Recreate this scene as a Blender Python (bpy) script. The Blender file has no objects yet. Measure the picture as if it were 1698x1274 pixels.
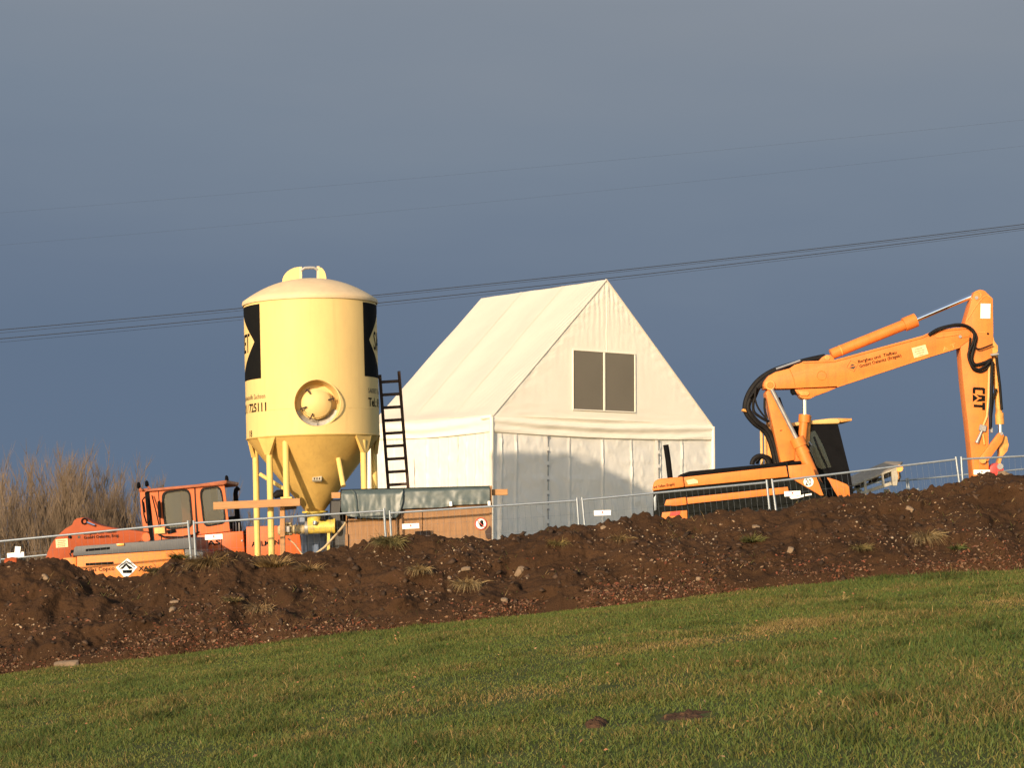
import bpy, bmesh, math, random
import numpy as np
from mathutils import Vector, Matrix, noise as mnoise

random.seed(7)
rng = np.random.default_rng(7)
PI = math.pi
R = math.radians
SC = bpy.context.scene
COL = SC.collection

# ------------------------------------------------------------------ camera, sky, sun, exposure
F, CX, CY, EYE = 3400.0, 849.0, 637.0, 1.6      # focal length and centre in photo pixels, eye height
PITCH = math.atan(243 / F)
cam_data = bpy.data.cameras.new('camera')
cam = bpy.data.objects.new('camera', cam_data)
COL.objects.link(cam)
cam.location = (0, 0, EYE)
cam.rotation_euler = (PI / 2 + PITCH, 0, 0)
cam_data.sensor_width = 36
cam_data.lens = 36 * F / 1698
cam_data.clip_end = 3000
SC.camera = cam

SUN_AZ, SUN_EL = R(25), R(13.4)                 # sun behind the camera, to its left, low
SUN = Vector((-math.sin(SUN_AZ) * math.cos(SUN_EL), -math.cos(SUN_AZ) * math.cos(SUN_EL), math.sin(SUN_EL)))
sun_data = bpy.data.lights.new('sun', 'SUN')
sun_data.energy = 3.9
sun_data.angle = R(0.8)
sun_data.color = (1.0, 0.785, 0.54)
sun = bpy.data.objects.new('sun', sun_data)
COL.objects.link(sun)
sun.rotation_euler = SUN.to_track_quat('Z', 'Y').to_euler()

world = bpy.data.worlds.new('World')
SC.world = world
world.use_nodes = True
nt = world.node_tree
nt.nodes.clear()
def wn(t, **k):
    n = nt.nodes.new(t)
    for a, b in k.items():
        setattr(n, a, b)
    return n
def wmath(op, a, b=None, c=None):
    n = wn('ShaderNodeMath', operation=op)
    for i, v in enumerate((a, b, c)):
        if v is None: continue
        if isinstance(v, (int, float)): n.inputs[i].default_value = v
        else: nt.links.new(v, n.inputs[i])
    return n.outputs[0]
sky_tex = wn('ShaderNodeTexSky', sky_type='NISHITA', sun_disc=False, sun_elevation=SUN_EL, sun_rotation=PI + SUN_AZ)
bg_clear = wn('ShaderNodeBackground')
bg_clear.inputs['Strength'].default_value = 0.15
nt.links.new(sky_tex.outputs[0], bg_clear.inputs['Color'])
tco = wn('ShaderNodeTexCoord')
sep = wn('ShaderNodeSeparateXYZ')
nt.links.new(tco.outputs['Generated'], sep.inputs[0])
# a dark rain cloud stands over the far half of the sky, streaked and a little paler higher up
mp = wn('ShaderNodeMapping')
mp.inputs['Scale'].default_value = (1.6, 1.6, 7.0)
mp.inputs['Rotation'].default_value = (0, R(-6), 0)
nt.links.new(tco.outputs['Generated'], mp.inputs[0])
cn = wn('ShaderNodeTexNoise')
cn.inputs['Scale'].default_value = 2.1
cn.inputs['Detail'].default_value = 5
cn.inputs['Roughness'].default_value = 0.5
nt.links.new(mp.outputs[0], cn.inputs['Vector'])
h = wmath('ADD', sep.outputs['Z'], wmath('MULTIPLY', wmath('SUBTRACT', cn.outputs['Fac'], 0.5), 0.10))
h = wmath('ADD', h, wmath('MULTIPLY', sep.outputs['X'], 0.07))
ramp = wn('ShaderNodeValToRGB')
el = ramp.color_ramp.elements
K = 0.765
el[0].position = 0.0;  el[0].color = (0.100 * K, 0.143 * K, 0.214 * K, 1)
el[1].position = 1.0;  el[1].color = (0.34 * K, 0.36 * K, 0.39 * K, 1)
for p_, c_ in ((0.06, (0.104, 0.146, 0.215)), (0.12, (0.120, 0.160, 0.226)), (0.19, (0.158, 0.197, 0.252)), (0.25, (0.192, 0.222, 0.264)), (0.45, (0.28, 0.30, 0.34))):
    e = el.new(p_); e.color = (*[q_ * K for q_ in c_], 1)
nt.links.new(h, ramp.inputs[0])
bg_cloud = wn('ShaderNodeBackground')
nt.links.new(ramp.outputs[0], bg_cloud.inputs['Color'])
edge = wmath('ADD', sep.outputs['Y'], wmath('MULTIPLY', wmath('SUBTRACT', cn.outputs['Fac'], 0.5), 0.5))
mr = wn('ShaderNodeMapRange', interpolation_type='SMOOTHSTEP')
mr.inputs['From Min'].default_value = 0.0
mr.inputs['From Max'].default_value = 0.78
nt.links.new(edge, mr.inputs['Value'])
mixs = wn('ShaderNodeMixShader')
nt.links.new(mr.outputs[0], mixs.inputs[0])
nt.links.new(bg_clear.outputs[0], mixs.inputs[1])
nt.links.new(bg_cloud.outputs[0], mixs.inputs[2])
wo = wn('ShaderNodeOutputWorld')
nt.links.new(mixs.outputs[0], wo.inputs['Surface'])

SC.view_settings.view_transform = 'Standard'
SC.view_settings.look = 'None'
SC.view_settings.exposure = 0.64
SC.view_settings.gamma = 1.0
SC.view_settings.use_curve_mapping = False

# ------------------------------------------------------------------ helpers
CP, SP = math.cos(PITCH), math.sin(PITCH)
def W(px, py, d):
    """world point that stands at depth d behind pixel (px, py) of the photograph"""
    xr, zr = (px - CX) / F, -(py - CY) / F
    t = d / (CP - zr * SP)
    return Vector((xr * t, d, EYE + (SP + zr * CP) * t))
def PPM(d): return F / d

def vhash(ix, iy, seed):
    n = (ix.astype(np.int64) * 374761393 + iy.astype(np.int64) * 668265263 + seed * 1442695041) & 0x7fffffff
    n = ((n ^ (n >> 13)) * 1274126177) & 0x7fffffff
    return ((n ^ (n >> 16)) & 0xffff) / 65535.0
def vnoise(x, y, seed=0):
    x = np.asarray(x, float); y = np.asarray(y, float)
    ix, iy = np.floor(x), np.floor(y)
    fx, fy = x - ix, y - iy
    fx = fx * fx * (3 - 2 * fx); fy = fy * fy * (3 - 2 * fy)
    a, b = vhash(ix, iy, seed), vhash(ix + 1, iy, seed)
    c, d = vhash(ix, iy + 1, seed), vhash(ix + 1, iy + 1, seed)
    return (a * (1 - fx) + b * fx) * (1 - fy) + (c * (1 - fx) + d * fx) * fy
def fbm(x, y, octv=4, seed=0):
    s, a, t = 0.0, 1.0, 0.0
    for i in range(octv):
        s = s + a * (vnoise(x * 2 ** i, y * 2 ** i, seed + i * 17) - 0.5); t += a; a *= 0.5
    return s / t * 2
def fb(x, y, o=3, s=0):
    t, a, w = 0.0, 1.0, 0.0
    for i in range(o):
        t += a * mnoise.noise((x * 2 ** i + s * 3.7, y * 2 ** i - s * 1.3, s * 0.917)); w += a; a *= 0.5
    return t / w * 1.25

def tag(o, label=None, cat=None, group=None, kind=None):
    if label: o['label'] = label
    if cat: o['category'] = cat
    if group: o['group'] = group
    if kind: o['kind'] = kind
    return o
def thing(name, label, cat, loc=(0, 0, 0), group=None, rot=(0, 0, 0)):
    o = bpy.data.objects.new(name, None)
    o.empty_display_size = 0.2
    COL.objects.link(o)
    o.location = loc; o.rotation_euler = rot
    return tag(o, label, cat, group)
def wloc(o):
    v = Vector((0, 0, 0))
    while o is not None:
        v += o.location; o = o.parent
    return v
def copy_tree(o, parent=None):
    c = o.copy(); COL.objects.link(c)
    if parent is not None: c.parent = parent
    for ch in [k for k in bpy.data.objects if k.parent == o and k != c]:
        copy_tree(ch, c)
    return c

class MB:
    """collects vertices and faces; build() links them as ONE mesh object"""
    def __init__(s): s.v, s.f = [], []
    def add(s, vs, fs):
        n = len(s.v)
        s.v += [Vector(p) for p in vs]
        s.f += [tuple(i + n for i in q) for q in fs]
        return s
    def box(s, c, size, rot=None):
        c = Vector(c); hx, hy, hz = (q / 2 for q in size)
        vs = [Vector((x, y, z)) for z in (-hz, hz) for y in (-hy, hy) for x in (-hx, hx)]
        if rot is not None: vs = [rot @ p for p in vs]
        return s.add([p + c for p in vs], [(0, 2, 3, 1), (4, 5, 7, 6), (0, 1, 5, 4), (2, 6, 7, 3), (0, 4, 6, 2), (1, 3, 7, 5)])
    def beam(s, a, b, w, h_, up=(0, 0, 1)):
        a, b = Vector(a), Vector(b); d = (b - a).normalized()
        sd = d.cross(Vector(up))
        if sd.length < 1e-4: sd = d.cross(Vector((0, 1, 0)))
        sd.normalize(); u = sd.cross(d)
        o = [sd * (i * w / 2) + u * (j * h_ / 2) for i, j in ((-1, -1), (1, -1), (1, 1), (-1, 1))]
        return s.add([a + q for q in o] + [b + q for q in o], [(0, 3, 2, 1), (4, 5, 6, 7)] + [(i, (i + 1) % 4, (i + 1) % 4 + 4, i + 4) for i in range(4)])
    def tube(s, pts, r, n=8, caps=True):
        pts = [Vector(p) for p in pts]; m = len(pts)
        rs = r if isinstance(r, (list, tuple)) else [r] * m
        T = []
        for i in range(m):
            d = pts[min(i + 1, m - 1)] - pts[max(i - 1, 0)]
            T.append(d.normalized() if d.length > 1e-9 else Vector((0, 0, 1)))
        ref = Vector((0, 1, 0)) if abs(T[0].y) < 0.9 else Vector((1, 0, 0))
        nrm = (ref - T[0] * ref.dot(T[0])).normalized()
        vs, fs = [], []
        for i in range(m):
            nrm = nrm - T[i] * nrm.dot(T[i])
            nrm = nrm.normalized() if nrm.length > 1e-6 else T[i].orthogonal().normalized()
            b = T[i].cross(nrm)
            for k in range(n):
                a = 2 * PI * k / n
                vs.append(pts[i] + (nrm * math.cos(a) + b * math.sin(a)) * rs[i])
        for i in range(m - 1):
            for k in range(n):
                fs.append((i * n + k, i * n + (k + 1) % n, (i + 1) * n + (k + 1) % n, (i + 1) * n + k))
        if caps:
            fs.append(tuple(range(n))[::-1]); fs.append(tuple(range((m - 1) * n, m * n)))
        return s.add(vs, fs)
    def prism(s, pts, y0, y1):
        """polygon of (x, z) extruded along y"""
        n = len(pts)
        vs = [(p[0], y0, p[1]) for p in pts] + [(p[0], y1, p[1]) for p in pts]
        return s.add(vs, [tuple(range(n)), tuple(range(n, 2 * n))[::-1]] + [(i, i + n, (i + 1) % n + n, (i + 1) % n) for i in range(n)])
    def trace(s, px, d, depth):
        """outline followed on the photograph, standing at depth d with real thickness"""
        return s.prism([(W(x, y, d).x, W(x, y, d).z) for x, y in px], d, d + depth)
    def holed(s, outer, holes, y0, y1):
        """plate of (x, z) with openings, extruded along y"""
        bm = bmesh.new()
        es = []
        for loop in [outer] + holes:
            vs = [bm.verts.new((p[0], y0, p[1])) for p in loop]
            es += [bm.edges.new((vs[i], vs[(i + 1) % len(vs)])) for i in range(len(vs))]
        r = bmesh.ops.triangle_fill(bm, use_beauty=True, edges=es, normal=(0, -1, 0))
        bm.verts.index_update()
        vs = [v.co.copy() for v in bm.verts]; fs = [tuple(v.index for v in f.verts) for f in bm.faces]
        n = len(vs); bm.free()
        allv = vs + [Vector((p.x, y1, p.z)) for p in vs]
        allf = fs + [tuple(i + n for i in q[::-1]) for q in fs]
        k = 0
        for loop in [outer] + holes:
            m = len(loop)
            allf += [(k + i, k + (i + 1) % m, k + (i + 1) % m + n, k + i + n) for i in range(m)]
            k += m
        return s.add(allv, allf)
    def lathe(s, c, prof, n=48, close=False):
        c = Vector(c); m = len(prof); vs, fs = [], []
        for r_, z_ in prof:
            for k in range(n):
                a = 2 * PI * k / n
                vs.append(c + Vector((r_ * math.cos(a), r_ * math.sin(a), z_)))
        for i in range(m - 1):
            for k in range(n):
                fs.append((i * n + k, i * n + (k + 1) % n, (i + 1) * n + (k + 1) % n, (i + 1) * n + k))
        if close:
            fs.append(tuple(range(n))[::-1]); fs.append(tuple(range((m - 1) * n, m * n)))
        return s.add(vs, fs)
    def disc(s, c, nrm, r, t, n=24, r2=None):
        c, nrm = Vector(c), Vector(nrm).normalized()
        return s.tube([c, c + nrm * t], [r, r if r2 is None else r2], n)
    def torus(s, c, ax, R0, r, n=32, m=6, a0=0.0, a1=2 * PI):
        c, ax = Vector(c), Vector(ax).normalized()
        u = ax.orthogonal().normalized() if abs(ax.y) < 0.9 else Vector((1, 0, 0)); w = ax.cross(u)
        full = a1 - a0 > 2 * PI - 1e-3
        pts = [c + (u * math.cos(a0 + (a1 - a0) * i / n) + w * math.sin(a0 + (a1 - a0) * i / n)) * R0 for i in range(n + 1)]
        return s.tube(pts, r, m, not full)
    def grid(s, fn, nu, nv):
        vs = [fn(i / nu, j / nv) for j in range(nv + 1) for i in range(nu + 1)]
        fs = [(j * (nu + 1) + i, j * (nu + 1) + i + 1, (j + 1) * (nu + 1) + i + 1, (j + 1) * (nu + 1) + i) for j in range(nv) for i in range(nu)]
        return s.add(vs, fs)
    def build(s, name, m, parent=None, bevel=0, seg=1, smooth=35, local=False, recalc=True, cols=None):
        off = Vector((0, 0, 0)) if (local or parent is None) else wloc(parent)
        me = bpy.data.meshes.new(name)
        me.from_pydata([p - off for p in s.v], [], s.f)
        if recalc or bevel:
            bm = bmesh.new(); bm.from_mesh(me)
            if recalc: bmesh.ops.recalc_face_normals(bm, faces=bm.faces)
            if bevel:
                ed = [e for e in bm.edges if len(e.link_faces) == 2 and e.calc_face_angle(0) > R(28)]
                bmesh.ops.bevel(bm, geom=ed, offset=bevel, segments=seg, affect='EDGES', profile=0.6, clamp_overlap=True)
            bm.to_mesh(me); bm.free()
        me.polygons.foreach_set('use_smooth', [True] * len(me.polygons))
        if smooth: me.set_sharp_from_angle(angle=R(smooth))
        else: me.polygons.foreach_set('use_smooth', [False] * len(me.polygons))
        me.materials.append(m)
        o = bpy.data.objects.new(name, me)
        COL.objects.link(o)
        if parent is not None: o.parent = parent
        return o

_txt = {}
def text_mesh(s, bold=0.0, align='LEFT'):
    key = (s, bold, align)
    if key not in _txt:
        cu = bpy.data.curves.new('lettering', 'FONT')
        cu.body = s; cu.size = 1.0; cu.offset = bold; cu.align_x = align; cu.resolution_u = 2
        o = bpy.data.objects.new('lettering', cu); COL.objects.link(o)
        dg = bpy.context.evaluated_depsgraph_get(); dg.update()
        me = o.evaluated_get(dg).to_mesh()
        _txt[key] = ([v.co.copy() for v in me.vertices], [tuple(p.vertices) for p in me.polygons])
        o.evaluated_get(dg).to_mesh_clear()
        bpy.data.objects.remove(o); bpy.data.curves.remove(cu)
    return _txt[key]
def letters(s, fn, mat, parent, bold=0.0, align='LEFT', local=False, name='lettering'):
    """flat print: fn maps text-plane x, y (cap height about 0.7) to a point"""
    vs, fs = text_mesh(s, bold, align)
    mb = MB(); mb.add([fn(p.x, p.y) for p in vs], fs)
    return mb.build(name, mat, parent, smooth=0, local=local, recalc=False)
def letters_px(s, p0, p1, d, hpx, mat, parent, bold=0.0):
    """print set between two pixels of the photograph on a surface at depth d (baseline p0 to p1, cap height hpx)"""
    a, b = W(p0[0], p0[1], d), W(p1[0], p1[1], d)
    vs, _ = text_mesh(s, bold)
    w = max(v.x for v in vs)
    ux = (b - a) / w
    uz = Vector((-(b - a).z, 0, (b - a).x)).normalized() * (hpx / PPM(d) / 0.7)
    return letters(s, lambda x, y: a + ux * x + uz * y, mat, parent, bold)

# ------------------------------------------------------------------ materials
def mat(name, rgb, rough=0.5, metal=0.0, var=0.12, scale=6.0, dirt=0.0, dirt_col=(0.12, 0.08, 0.05), bump=0.0, bscale=60.0, spec=0.5, stretch=None, dscale=3.0, streak=0.0, streak_col=(0.2, 0.12, 0.06)):
    m = bpy.data.materials.new(name); m.use_nodes = True
    t = m.node_tree; N = t.nodes; b = N['Principled BSDF']
    b.inputs['Roughness'].default_value = rough
    b.inputs['Metallic'].default_value = metal
    b.inputs['Specular IOR Level'].default_value = spec
    tc = N.new('ShaderNodeTexCoord'); src = tc.outputs['Object']
    if stretch:
        mpn = N.new('ShaderNodeMapping'); mpn.inputs['Scale'].default_value = stretch
        t.links.new(src, mpn.inputs[0]); src = mpn.outputs[0]
    n1 = N.new('ShaderNodeTexNoise'); n1.inputs['Scale'].default_value = scale; n1.inputs['Detail'].default_value = 6; n1.inputs['Roughness'].default_value = 0.6
    t.links.new(src, n1.inputs['Vector'])
    r1 = N.new('ShaderNodeMapRange'); r1.inputs['From Min'].default_value = 0.3; r1.inputs['From Max'].default_value = 0.7
    t.links.new(n1.outputs['Fac'], r1.inputs['Value'])
    mx = N.new('ShaderNodeMix'); mx.data_type = 'RGBA'
    mx.inputs[6].default_value = (*[c * (1 - var) for c in rgb], 1)
    mx.inputs[7].default_value = (*[min(1, c * (1 + var)) for c in rgb], 1)
    t.links.new(r1.outputs[0], mx.inputs[0])
    out = mx.outputs[2]
    if dirt > 0:
        n2 = N.new('ShaderNodeTexNoise'); n2.inputs['Scale'].default_value = dscale; n2.inputs['Detail'].default_value = 9; n2.inputs['Roughness'].default_value = 0.72
        t.links.new(src, n2.inputs['Vector'])
        r2 = N.new('ShaderNodeMapRange'); r2.inputs['From Min'].default_value = 0.5; r2.inputs['From Max'].default_value = 0.78; r2.inputs['To Max'].default_value = dirt
        t.links.new(n2.outputs['Fac'], r2.inputs['Value'])
        m2 = N.new('ShaderNodeMix'); m2.data_type = 'RGBA'
        m2.inputs[7].default_value = (*dirt_col, 1)
        t.links.new(out, m2.inputs[6]); t.links.new(r2.outputs[0], m2.inputs[0])
        out = m2.outputs[2]
    if streak:
        mp3 = N.new('ShaderNodeMapping'); mp3.inputs['Scale'].default_value = (9, 9, 0.45)
        t.links.new(tc.outputs['Object'], mp3.inputs[0])
        n4 = N.new('ShaderNodeTexNoise'); n4.inputs['Scale'].default_value = 1.6; n4.inputs['Detail'].default_value = 5
        t.links.new(mp3.outputs[0], n4.inputs['Vector'])
        r4 = N.new('ShaderNodeMapRange'); r4.inputs['From Min'].default_value = 0.54; r4.inputs['From Max'].default_value = 0.75; r4.inputs['To Max'].default_value = streak
        t.links.new(n4.outputs['Fac'], r4.inputs['Value'])
        m4 = N.new('ShaderNodeMix'); m4.data_type = 'RGBA'; m4.inputs[7].default_value = (*streak_col, 1)
        t.links.new(out, m4.inputs[6]); t.links.new(r4.outputs[0], m4.inputs[0]); out = m4.outputs[2]
    t.links.new(out, b.inputs['Base Color'])
    if bump:
        n3 = N.new('ShaderNodeTexNoise'); n3.inputs['Scale'].default_value = bscale; n3.inputs['Detail'].default_value = 5
        t.links.new(src, n3.inputs['Vector'])
        bp = N.new('ShaderNodeBump'); bp.inputs['Strength'].default_value = bump; bp.inputs['Distance'].default_value = 0.02
        t.links.new(n3.outputs['Fac'], bp.inputs['Height']); t.links.new(bp.outputs[0], b.inputs['Normal'])
    return m
def attr_mat(name, rough=0.8, spec=0.2, transl=0.0):
    m = bpy.data.materials.new(name); m.use_nodes = True
    t = m.node_tree; N = t.nodes; b = N['Principled BSDF']
    b.inputs['Roughness'].default_value = rough; b.inputs['Specular IOR Level'].default_value = spec
    a = N.new('ShaderNodeAttribute'); a.attribute_name = 'tint'
    t.links.new(a.outputs['Color'], b.inputs['Base Color'])
    if transl:
        tr = N.new('ShaderNodeBsdfTranslucent'); t.links.new(a.outputs['Color'], tr.inputs[0])
        ms = N.new('ShaderNodeMixShader'); ms.inputs[0].default_value = transl
        t.links.new(b.outputs[0], ms.inputs[1]); t.links.new(tr.outputs[0], ms.inputs[2])
        t.links.new(ms.outputs[0], N['Material Output'].inputs[0])
    return m
def glass(name, tint, clear, rough=0.05):
    m = bpy.data.materials.new(name); m.use_nodes = True
    t = m.node_tree; N = t.nodes; b = N['Principled BSDF']
    b.inputs['Base Color'].default_value = (*tint, 1); b.inputs['Roughness'].default_value = rough
    tr = N.new('ShaderNodeBsdfTransparent'); tr.inputs[0].default_value = (0.85, 0.92, 0.92, 1)
    ms = N.new('ShaderNodeMixShader'); ms.inputs[0].default_value = clear
    t.links.new(b.outputs[0], ms.inputs[1]); t.links.new(tr.outputs[0], ms.inputs[2])
    t.links.new(ms.outputs[0], N['Material Output'].inputs[0])
    return m

M = dict(
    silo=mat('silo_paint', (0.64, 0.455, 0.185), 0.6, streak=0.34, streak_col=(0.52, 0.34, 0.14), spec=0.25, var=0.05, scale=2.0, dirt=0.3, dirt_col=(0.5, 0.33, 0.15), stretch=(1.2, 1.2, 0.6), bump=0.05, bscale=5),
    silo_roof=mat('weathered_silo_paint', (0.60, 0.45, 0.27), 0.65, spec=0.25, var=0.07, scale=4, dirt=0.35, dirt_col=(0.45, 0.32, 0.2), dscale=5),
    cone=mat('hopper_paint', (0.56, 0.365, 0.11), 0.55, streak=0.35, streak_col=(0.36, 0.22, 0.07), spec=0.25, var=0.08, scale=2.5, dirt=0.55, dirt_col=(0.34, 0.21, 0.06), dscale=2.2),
    leg=mat('leg_paint', (0.66, 0.47, 0.15), 0.5, streak=0.3, streak_col=(0.4, 0.26, 0.1), spec=0.25, var=0.06, dirt=0.3, dirt_col=(0.4, 0.28, 0.12), dscale=7),
    pump=mat('pump_paint', (0.6, 0.45, 0.08), 0.5, var=0.2, scale=12, dirt=0.9, dirt_col=(0.2, 0.16, 0.1), dscale=9),
    motor=mat('motor_paint', (0.5, 0.4, 0.22), 0.55, var=0.15, dirt=0.6, dscale=9),
    emblem=mat('black_print', (0.007, 0.007, 0.007), 0.8, var=0.1, spec=0.06),
    print=mat('faded_print', (0.03, 0.02, 0.012), 0.6, var=0.1),
    print_faint=mat('faint_print', (0.16, 0.11, 0.05), 0.7, var=0.1),
    dust=mat('mortar_dust', (0.42, 0.4, 0.36), 0.95, var=0.25, scale=20),
    galv=mat('galvanised_steel', (0.25, 0.28, 0.31), 0.5, 0.6, var=0.12, scale=10),
    wire=mat('fence_wire', (0.26, 0.28, 0.3), 0.5, 0.7),
    chrome=mat('chrome_rod', (0.8, 0.8, 0.82), 0.12, 1.0, var=0.03),
    steel=mat('dull_steel', (0.3, 0.29, 0.28), 0.5, 0.5, var=0.2, dirt=0.4, dscale=8),
    exc=mat('excavator_paint', (0.64, 0.185, 0.034), 0.5, streak=0.42, streak_col=(0.36, 0.12, 0.03), spec=0.25, var=0.1, scale=3, dirt=0.75, dirt_col=(0.33, 0.12, 0.035), dscale=5.5),
    exc_worn=mat('worn_excavator_paint', (0.62, 0.28, 0.07), 0.5, spec=0.25, var=0.2, scale=9, dirt=0.8, dirt_col=(0.17, 0.09, 0.04), dscale=7),
    exc_pale=mat('pale_excavator_paint', (0.62, 0.38, 0.14), 0.55, spec=0.25, var=0.12, dirt=0.5),
    load=mat('loader_paint', (0.50, 0.102, 0.018), 0.5, streak=0.35, streak_col=(0.26, 0.06, 0.02), spec=0.3, var=0.07, scale=3, dirt=0.35, dirt_col=(0.34, 0.07, 0.02), dscale=4),
    load_arm=mat('dark_loader_paint', (0.30, 0.056, 0.013), 0.65, spec=0.25, var=0.12, scale=4, dirt=0.6, dirt_col=(0.22, 0.06, 0.02), dscale=4),  # darker and redder than the cab paint, with random blotches
    load_roof=mat('rusty_roof_paint', (0.3, 0.09, 0.04), 0.6, spec=0.25, var=0.25, scale=8, dirt=0.6, dirt_col=(0.08, 0.04, 0.03), dscale=6),
    comp=mat('compressor_paint', (0.62, 0.195, 0.034), 0.5, streak=0.25, streak_col=(0.4, 0.15, 0.04), spec=0.25, var=0.05, scale=3, dirt=0.25, dirt_col=(0.4, 0.17, 0.05)),
    comp_grey=mat('grey_canopy_paint', (0.085, 0.088, 0.095), 0.5, spec=0.25, var=0.08, dirt=0.3),
    black=mat('black_paint', (0.006, 0.006, 0.007), 0.85, var=0.2, spec=0.06),
    rubber=mat('black_rubber', (0.009, 0.008, 0.008), 0.6, var=0.2, dirt=0.3, dirt_col=(0.03, 0.025, 0.02), dscale=6, spec=0.12),
    grille=mat('dark_grille', (0.010, 0.011, 0.010), 0.9, var=0.4, scale=12, spec=0.06),
    white=mat('white_plate', (0.82, 0.8, 0.76), 0.5, var=0.03),
    cream=mat('cream_notice', (0.7, 0.52, 0.28), 0.6, var=0.06),
    red=mat('red_print', (0.55, 0.04, 0.03), 0.5),
    lamp_orange=mat('orange_lamp', (0.85, 0.35, 0.06), 0.3),
    ply=mat('plywood', (0.27, 0.15, 0.074), 0.75, spec=0.25, var=0.16, scale=5, dirt=0.5, dirt_col=(0.2, 0.1, 0.05), stretch=(5, 1, 0.7), bump=0.1, bscale=30, dscale=3),
    timber=mat('sawn_timber', (0.37, 0.195, 0.083), 0.7, spec=0.25, var=0.15, scale=6, stretch=(0.8, 5, 5), dirt=0.4, dirt_col=(0.25, 0.13, 0.06)),
    dark_wood=mat('dark_stained_wood', (0.045, 0.026, 0.02), 0.6, spec=0.25, var=0.3, scale=5, stretch=(6, 6, 0.8), dirt=0.4, dirt_col=(0.12, 0.08, 0.06)),
    tarp=mat('green_tarpaulin', (0.055, 0.075, 0.074), 0.42, var=0.12, scale=3, dirt=0.3, dirt_col=(0.12, 0.125, 0.11), bump=0.08, bscale=3),
    black_fill=mat('black_mass', (0.012, 0.012, 0.014), 0.5, var=0.2),
    blue=mat('blue_plastic', (0.075, 0.115, 0.20), 0.5, var=0.1, dirt=0.4, dirt_col=(0.12, 0.13, 0.15)),
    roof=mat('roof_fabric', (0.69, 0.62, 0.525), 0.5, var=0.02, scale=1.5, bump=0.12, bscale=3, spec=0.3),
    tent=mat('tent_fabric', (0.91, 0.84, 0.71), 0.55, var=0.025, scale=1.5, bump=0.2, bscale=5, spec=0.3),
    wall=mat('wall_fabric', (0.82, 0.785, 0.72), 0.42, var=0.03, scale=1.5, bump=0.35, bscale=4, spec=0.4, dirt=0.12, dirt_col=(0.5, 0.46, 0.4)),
    screen=mat('window_screen', (0.15, 0.13, 0.10), 0.6, var=0.04, scale=1.0, spec=0.2),
    stone=mat('stone', (0.19, 0.13, 0.08), 0.9, var=0.3, scale=12, bump=0.5, bscale=25, dirt=0.5, dirt_col=(0.1, 0.06, 0.035)),
    conveyor=mat('pale_conveyor_steel', (0.36, 0.33, 0.26), 0.6, var=0.15, dirt=0.5, dscale=5),
    belt=mat('dusty_belt_guard', (0.34, 0.27, 0.19), 0.85, var=0.2, scale=8, dirt=0.3),
    cable=mat('power_cable', (0.022, 0.021, 0.02), 0.7, spec=0.1),
    hose=mat('beige_hose', (0.42, 0.33, 0.2), 0.6, var=0.2),
    seat=mat('dark_seat', (0.02, 0.02, 0.022), 0.8),
    clear=glass('clear_pane', (0.035, 0.055, 0.075), 0.5, 0.08),
    tinted=glass('tinted_pane', (0.02, 0.027, 0.026), 0.5, 0.1),
)
M['grass'] = attr_mat('grass_blades', 0.6, 0.2, 0.3)
M['litter'] = attr_mat('leaf_litter', 0.8, 0.15)
def thin_cloth(m, k):
    t = m.node_tree; b = t.nodes['Principled BSDF']; src = b.inputs['Base Color'].links[0].from_socket
    tr = t.nodes.new('ShaderNodeBsdfTranslucent'); t.links.new(src, tr.inputs[0])
    ms = t.nodes.new('ShaderNodeMixShader'); ms.inputs[0].default_value = k
    t.links.new(b.outputs[0], ms.inputs[1]); t.links.new(tr.outputs[0], ms.inputs[2])
    t.links.new(ms.outputs[0], t.nodes['Material Output'].inputs[0])
for k_ in ('roof', 'tent', 'wall'): thin_cloth(M[k_], 0.22)
M['twig'] = mat('bare_twigs', (0.125, 0.092, 0.064), 0.9, var=0.45, scale=0.9, spec=0.1)

def tinted_object(name, verts, faces, tint, m, parent=None):
    me = bpy.data.meshes.new(name)
    verts = np.asarray(verts, np.float32); faces = np.asarray(faces, np.int32)
    k = faces.shape[1]
    me.vertices.add(len(verts)); me.vertices.foreach_set('co', verts.ravel())
    me.loops.add(faces.size); me.loops.foreach_set('vertex_index', faces.ravel())
    me.polygons.add(len(faces)); me.polygons.foreach_set('loop_start', np.arange(0, faces.size, k, dtype=np.int32))
    at = me.attributes.new('tint', 'FLOAT_COLOR', 'POINT')
    c = np.ones((len(verts), 4), np.float32); c[:, :3] = tint
    at.data.foreach_set('color', c.ravel())
    me.materials.append(m); me.update(); me.validate()
    o = bpy.data.objects.new(name, me); COL.objects.link(o)
    if parent is not None: o.parent = parent
    return o
# ------------------------------------------------------------------ the ground
def gz(x, y):
    """height of the field: it climbs to the right and a little away from the camera"""
    x = np.asarray(x, float); y = np.asarray(y, float)
    xt = 15 * np.tanh(x / 15)
    z = 0.31 + 0.112 * xt - 0.0021 * xt * xt + 0.006 * (y - 31)
    z = z - 0.035 * np.maximum(0, y - 52)
    return z + 0.035 * fbm(x * 0.45, y * 0.45, 3, 5)
def ground_at(px, py):
    d = 25.0
    for _ in range(60):
        p = W(px, py, d)
        slope = (p.z - EYE) / d
        g = float(gz(p.x, d))
        nd = (g - EYE) / slope if abs(slope) > 1e-5 else d
        d = 0.5 * d + 0.5 * min(max(nd, 5), 60)
    p = W(px, py, d)
    return p.x, d

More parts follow.
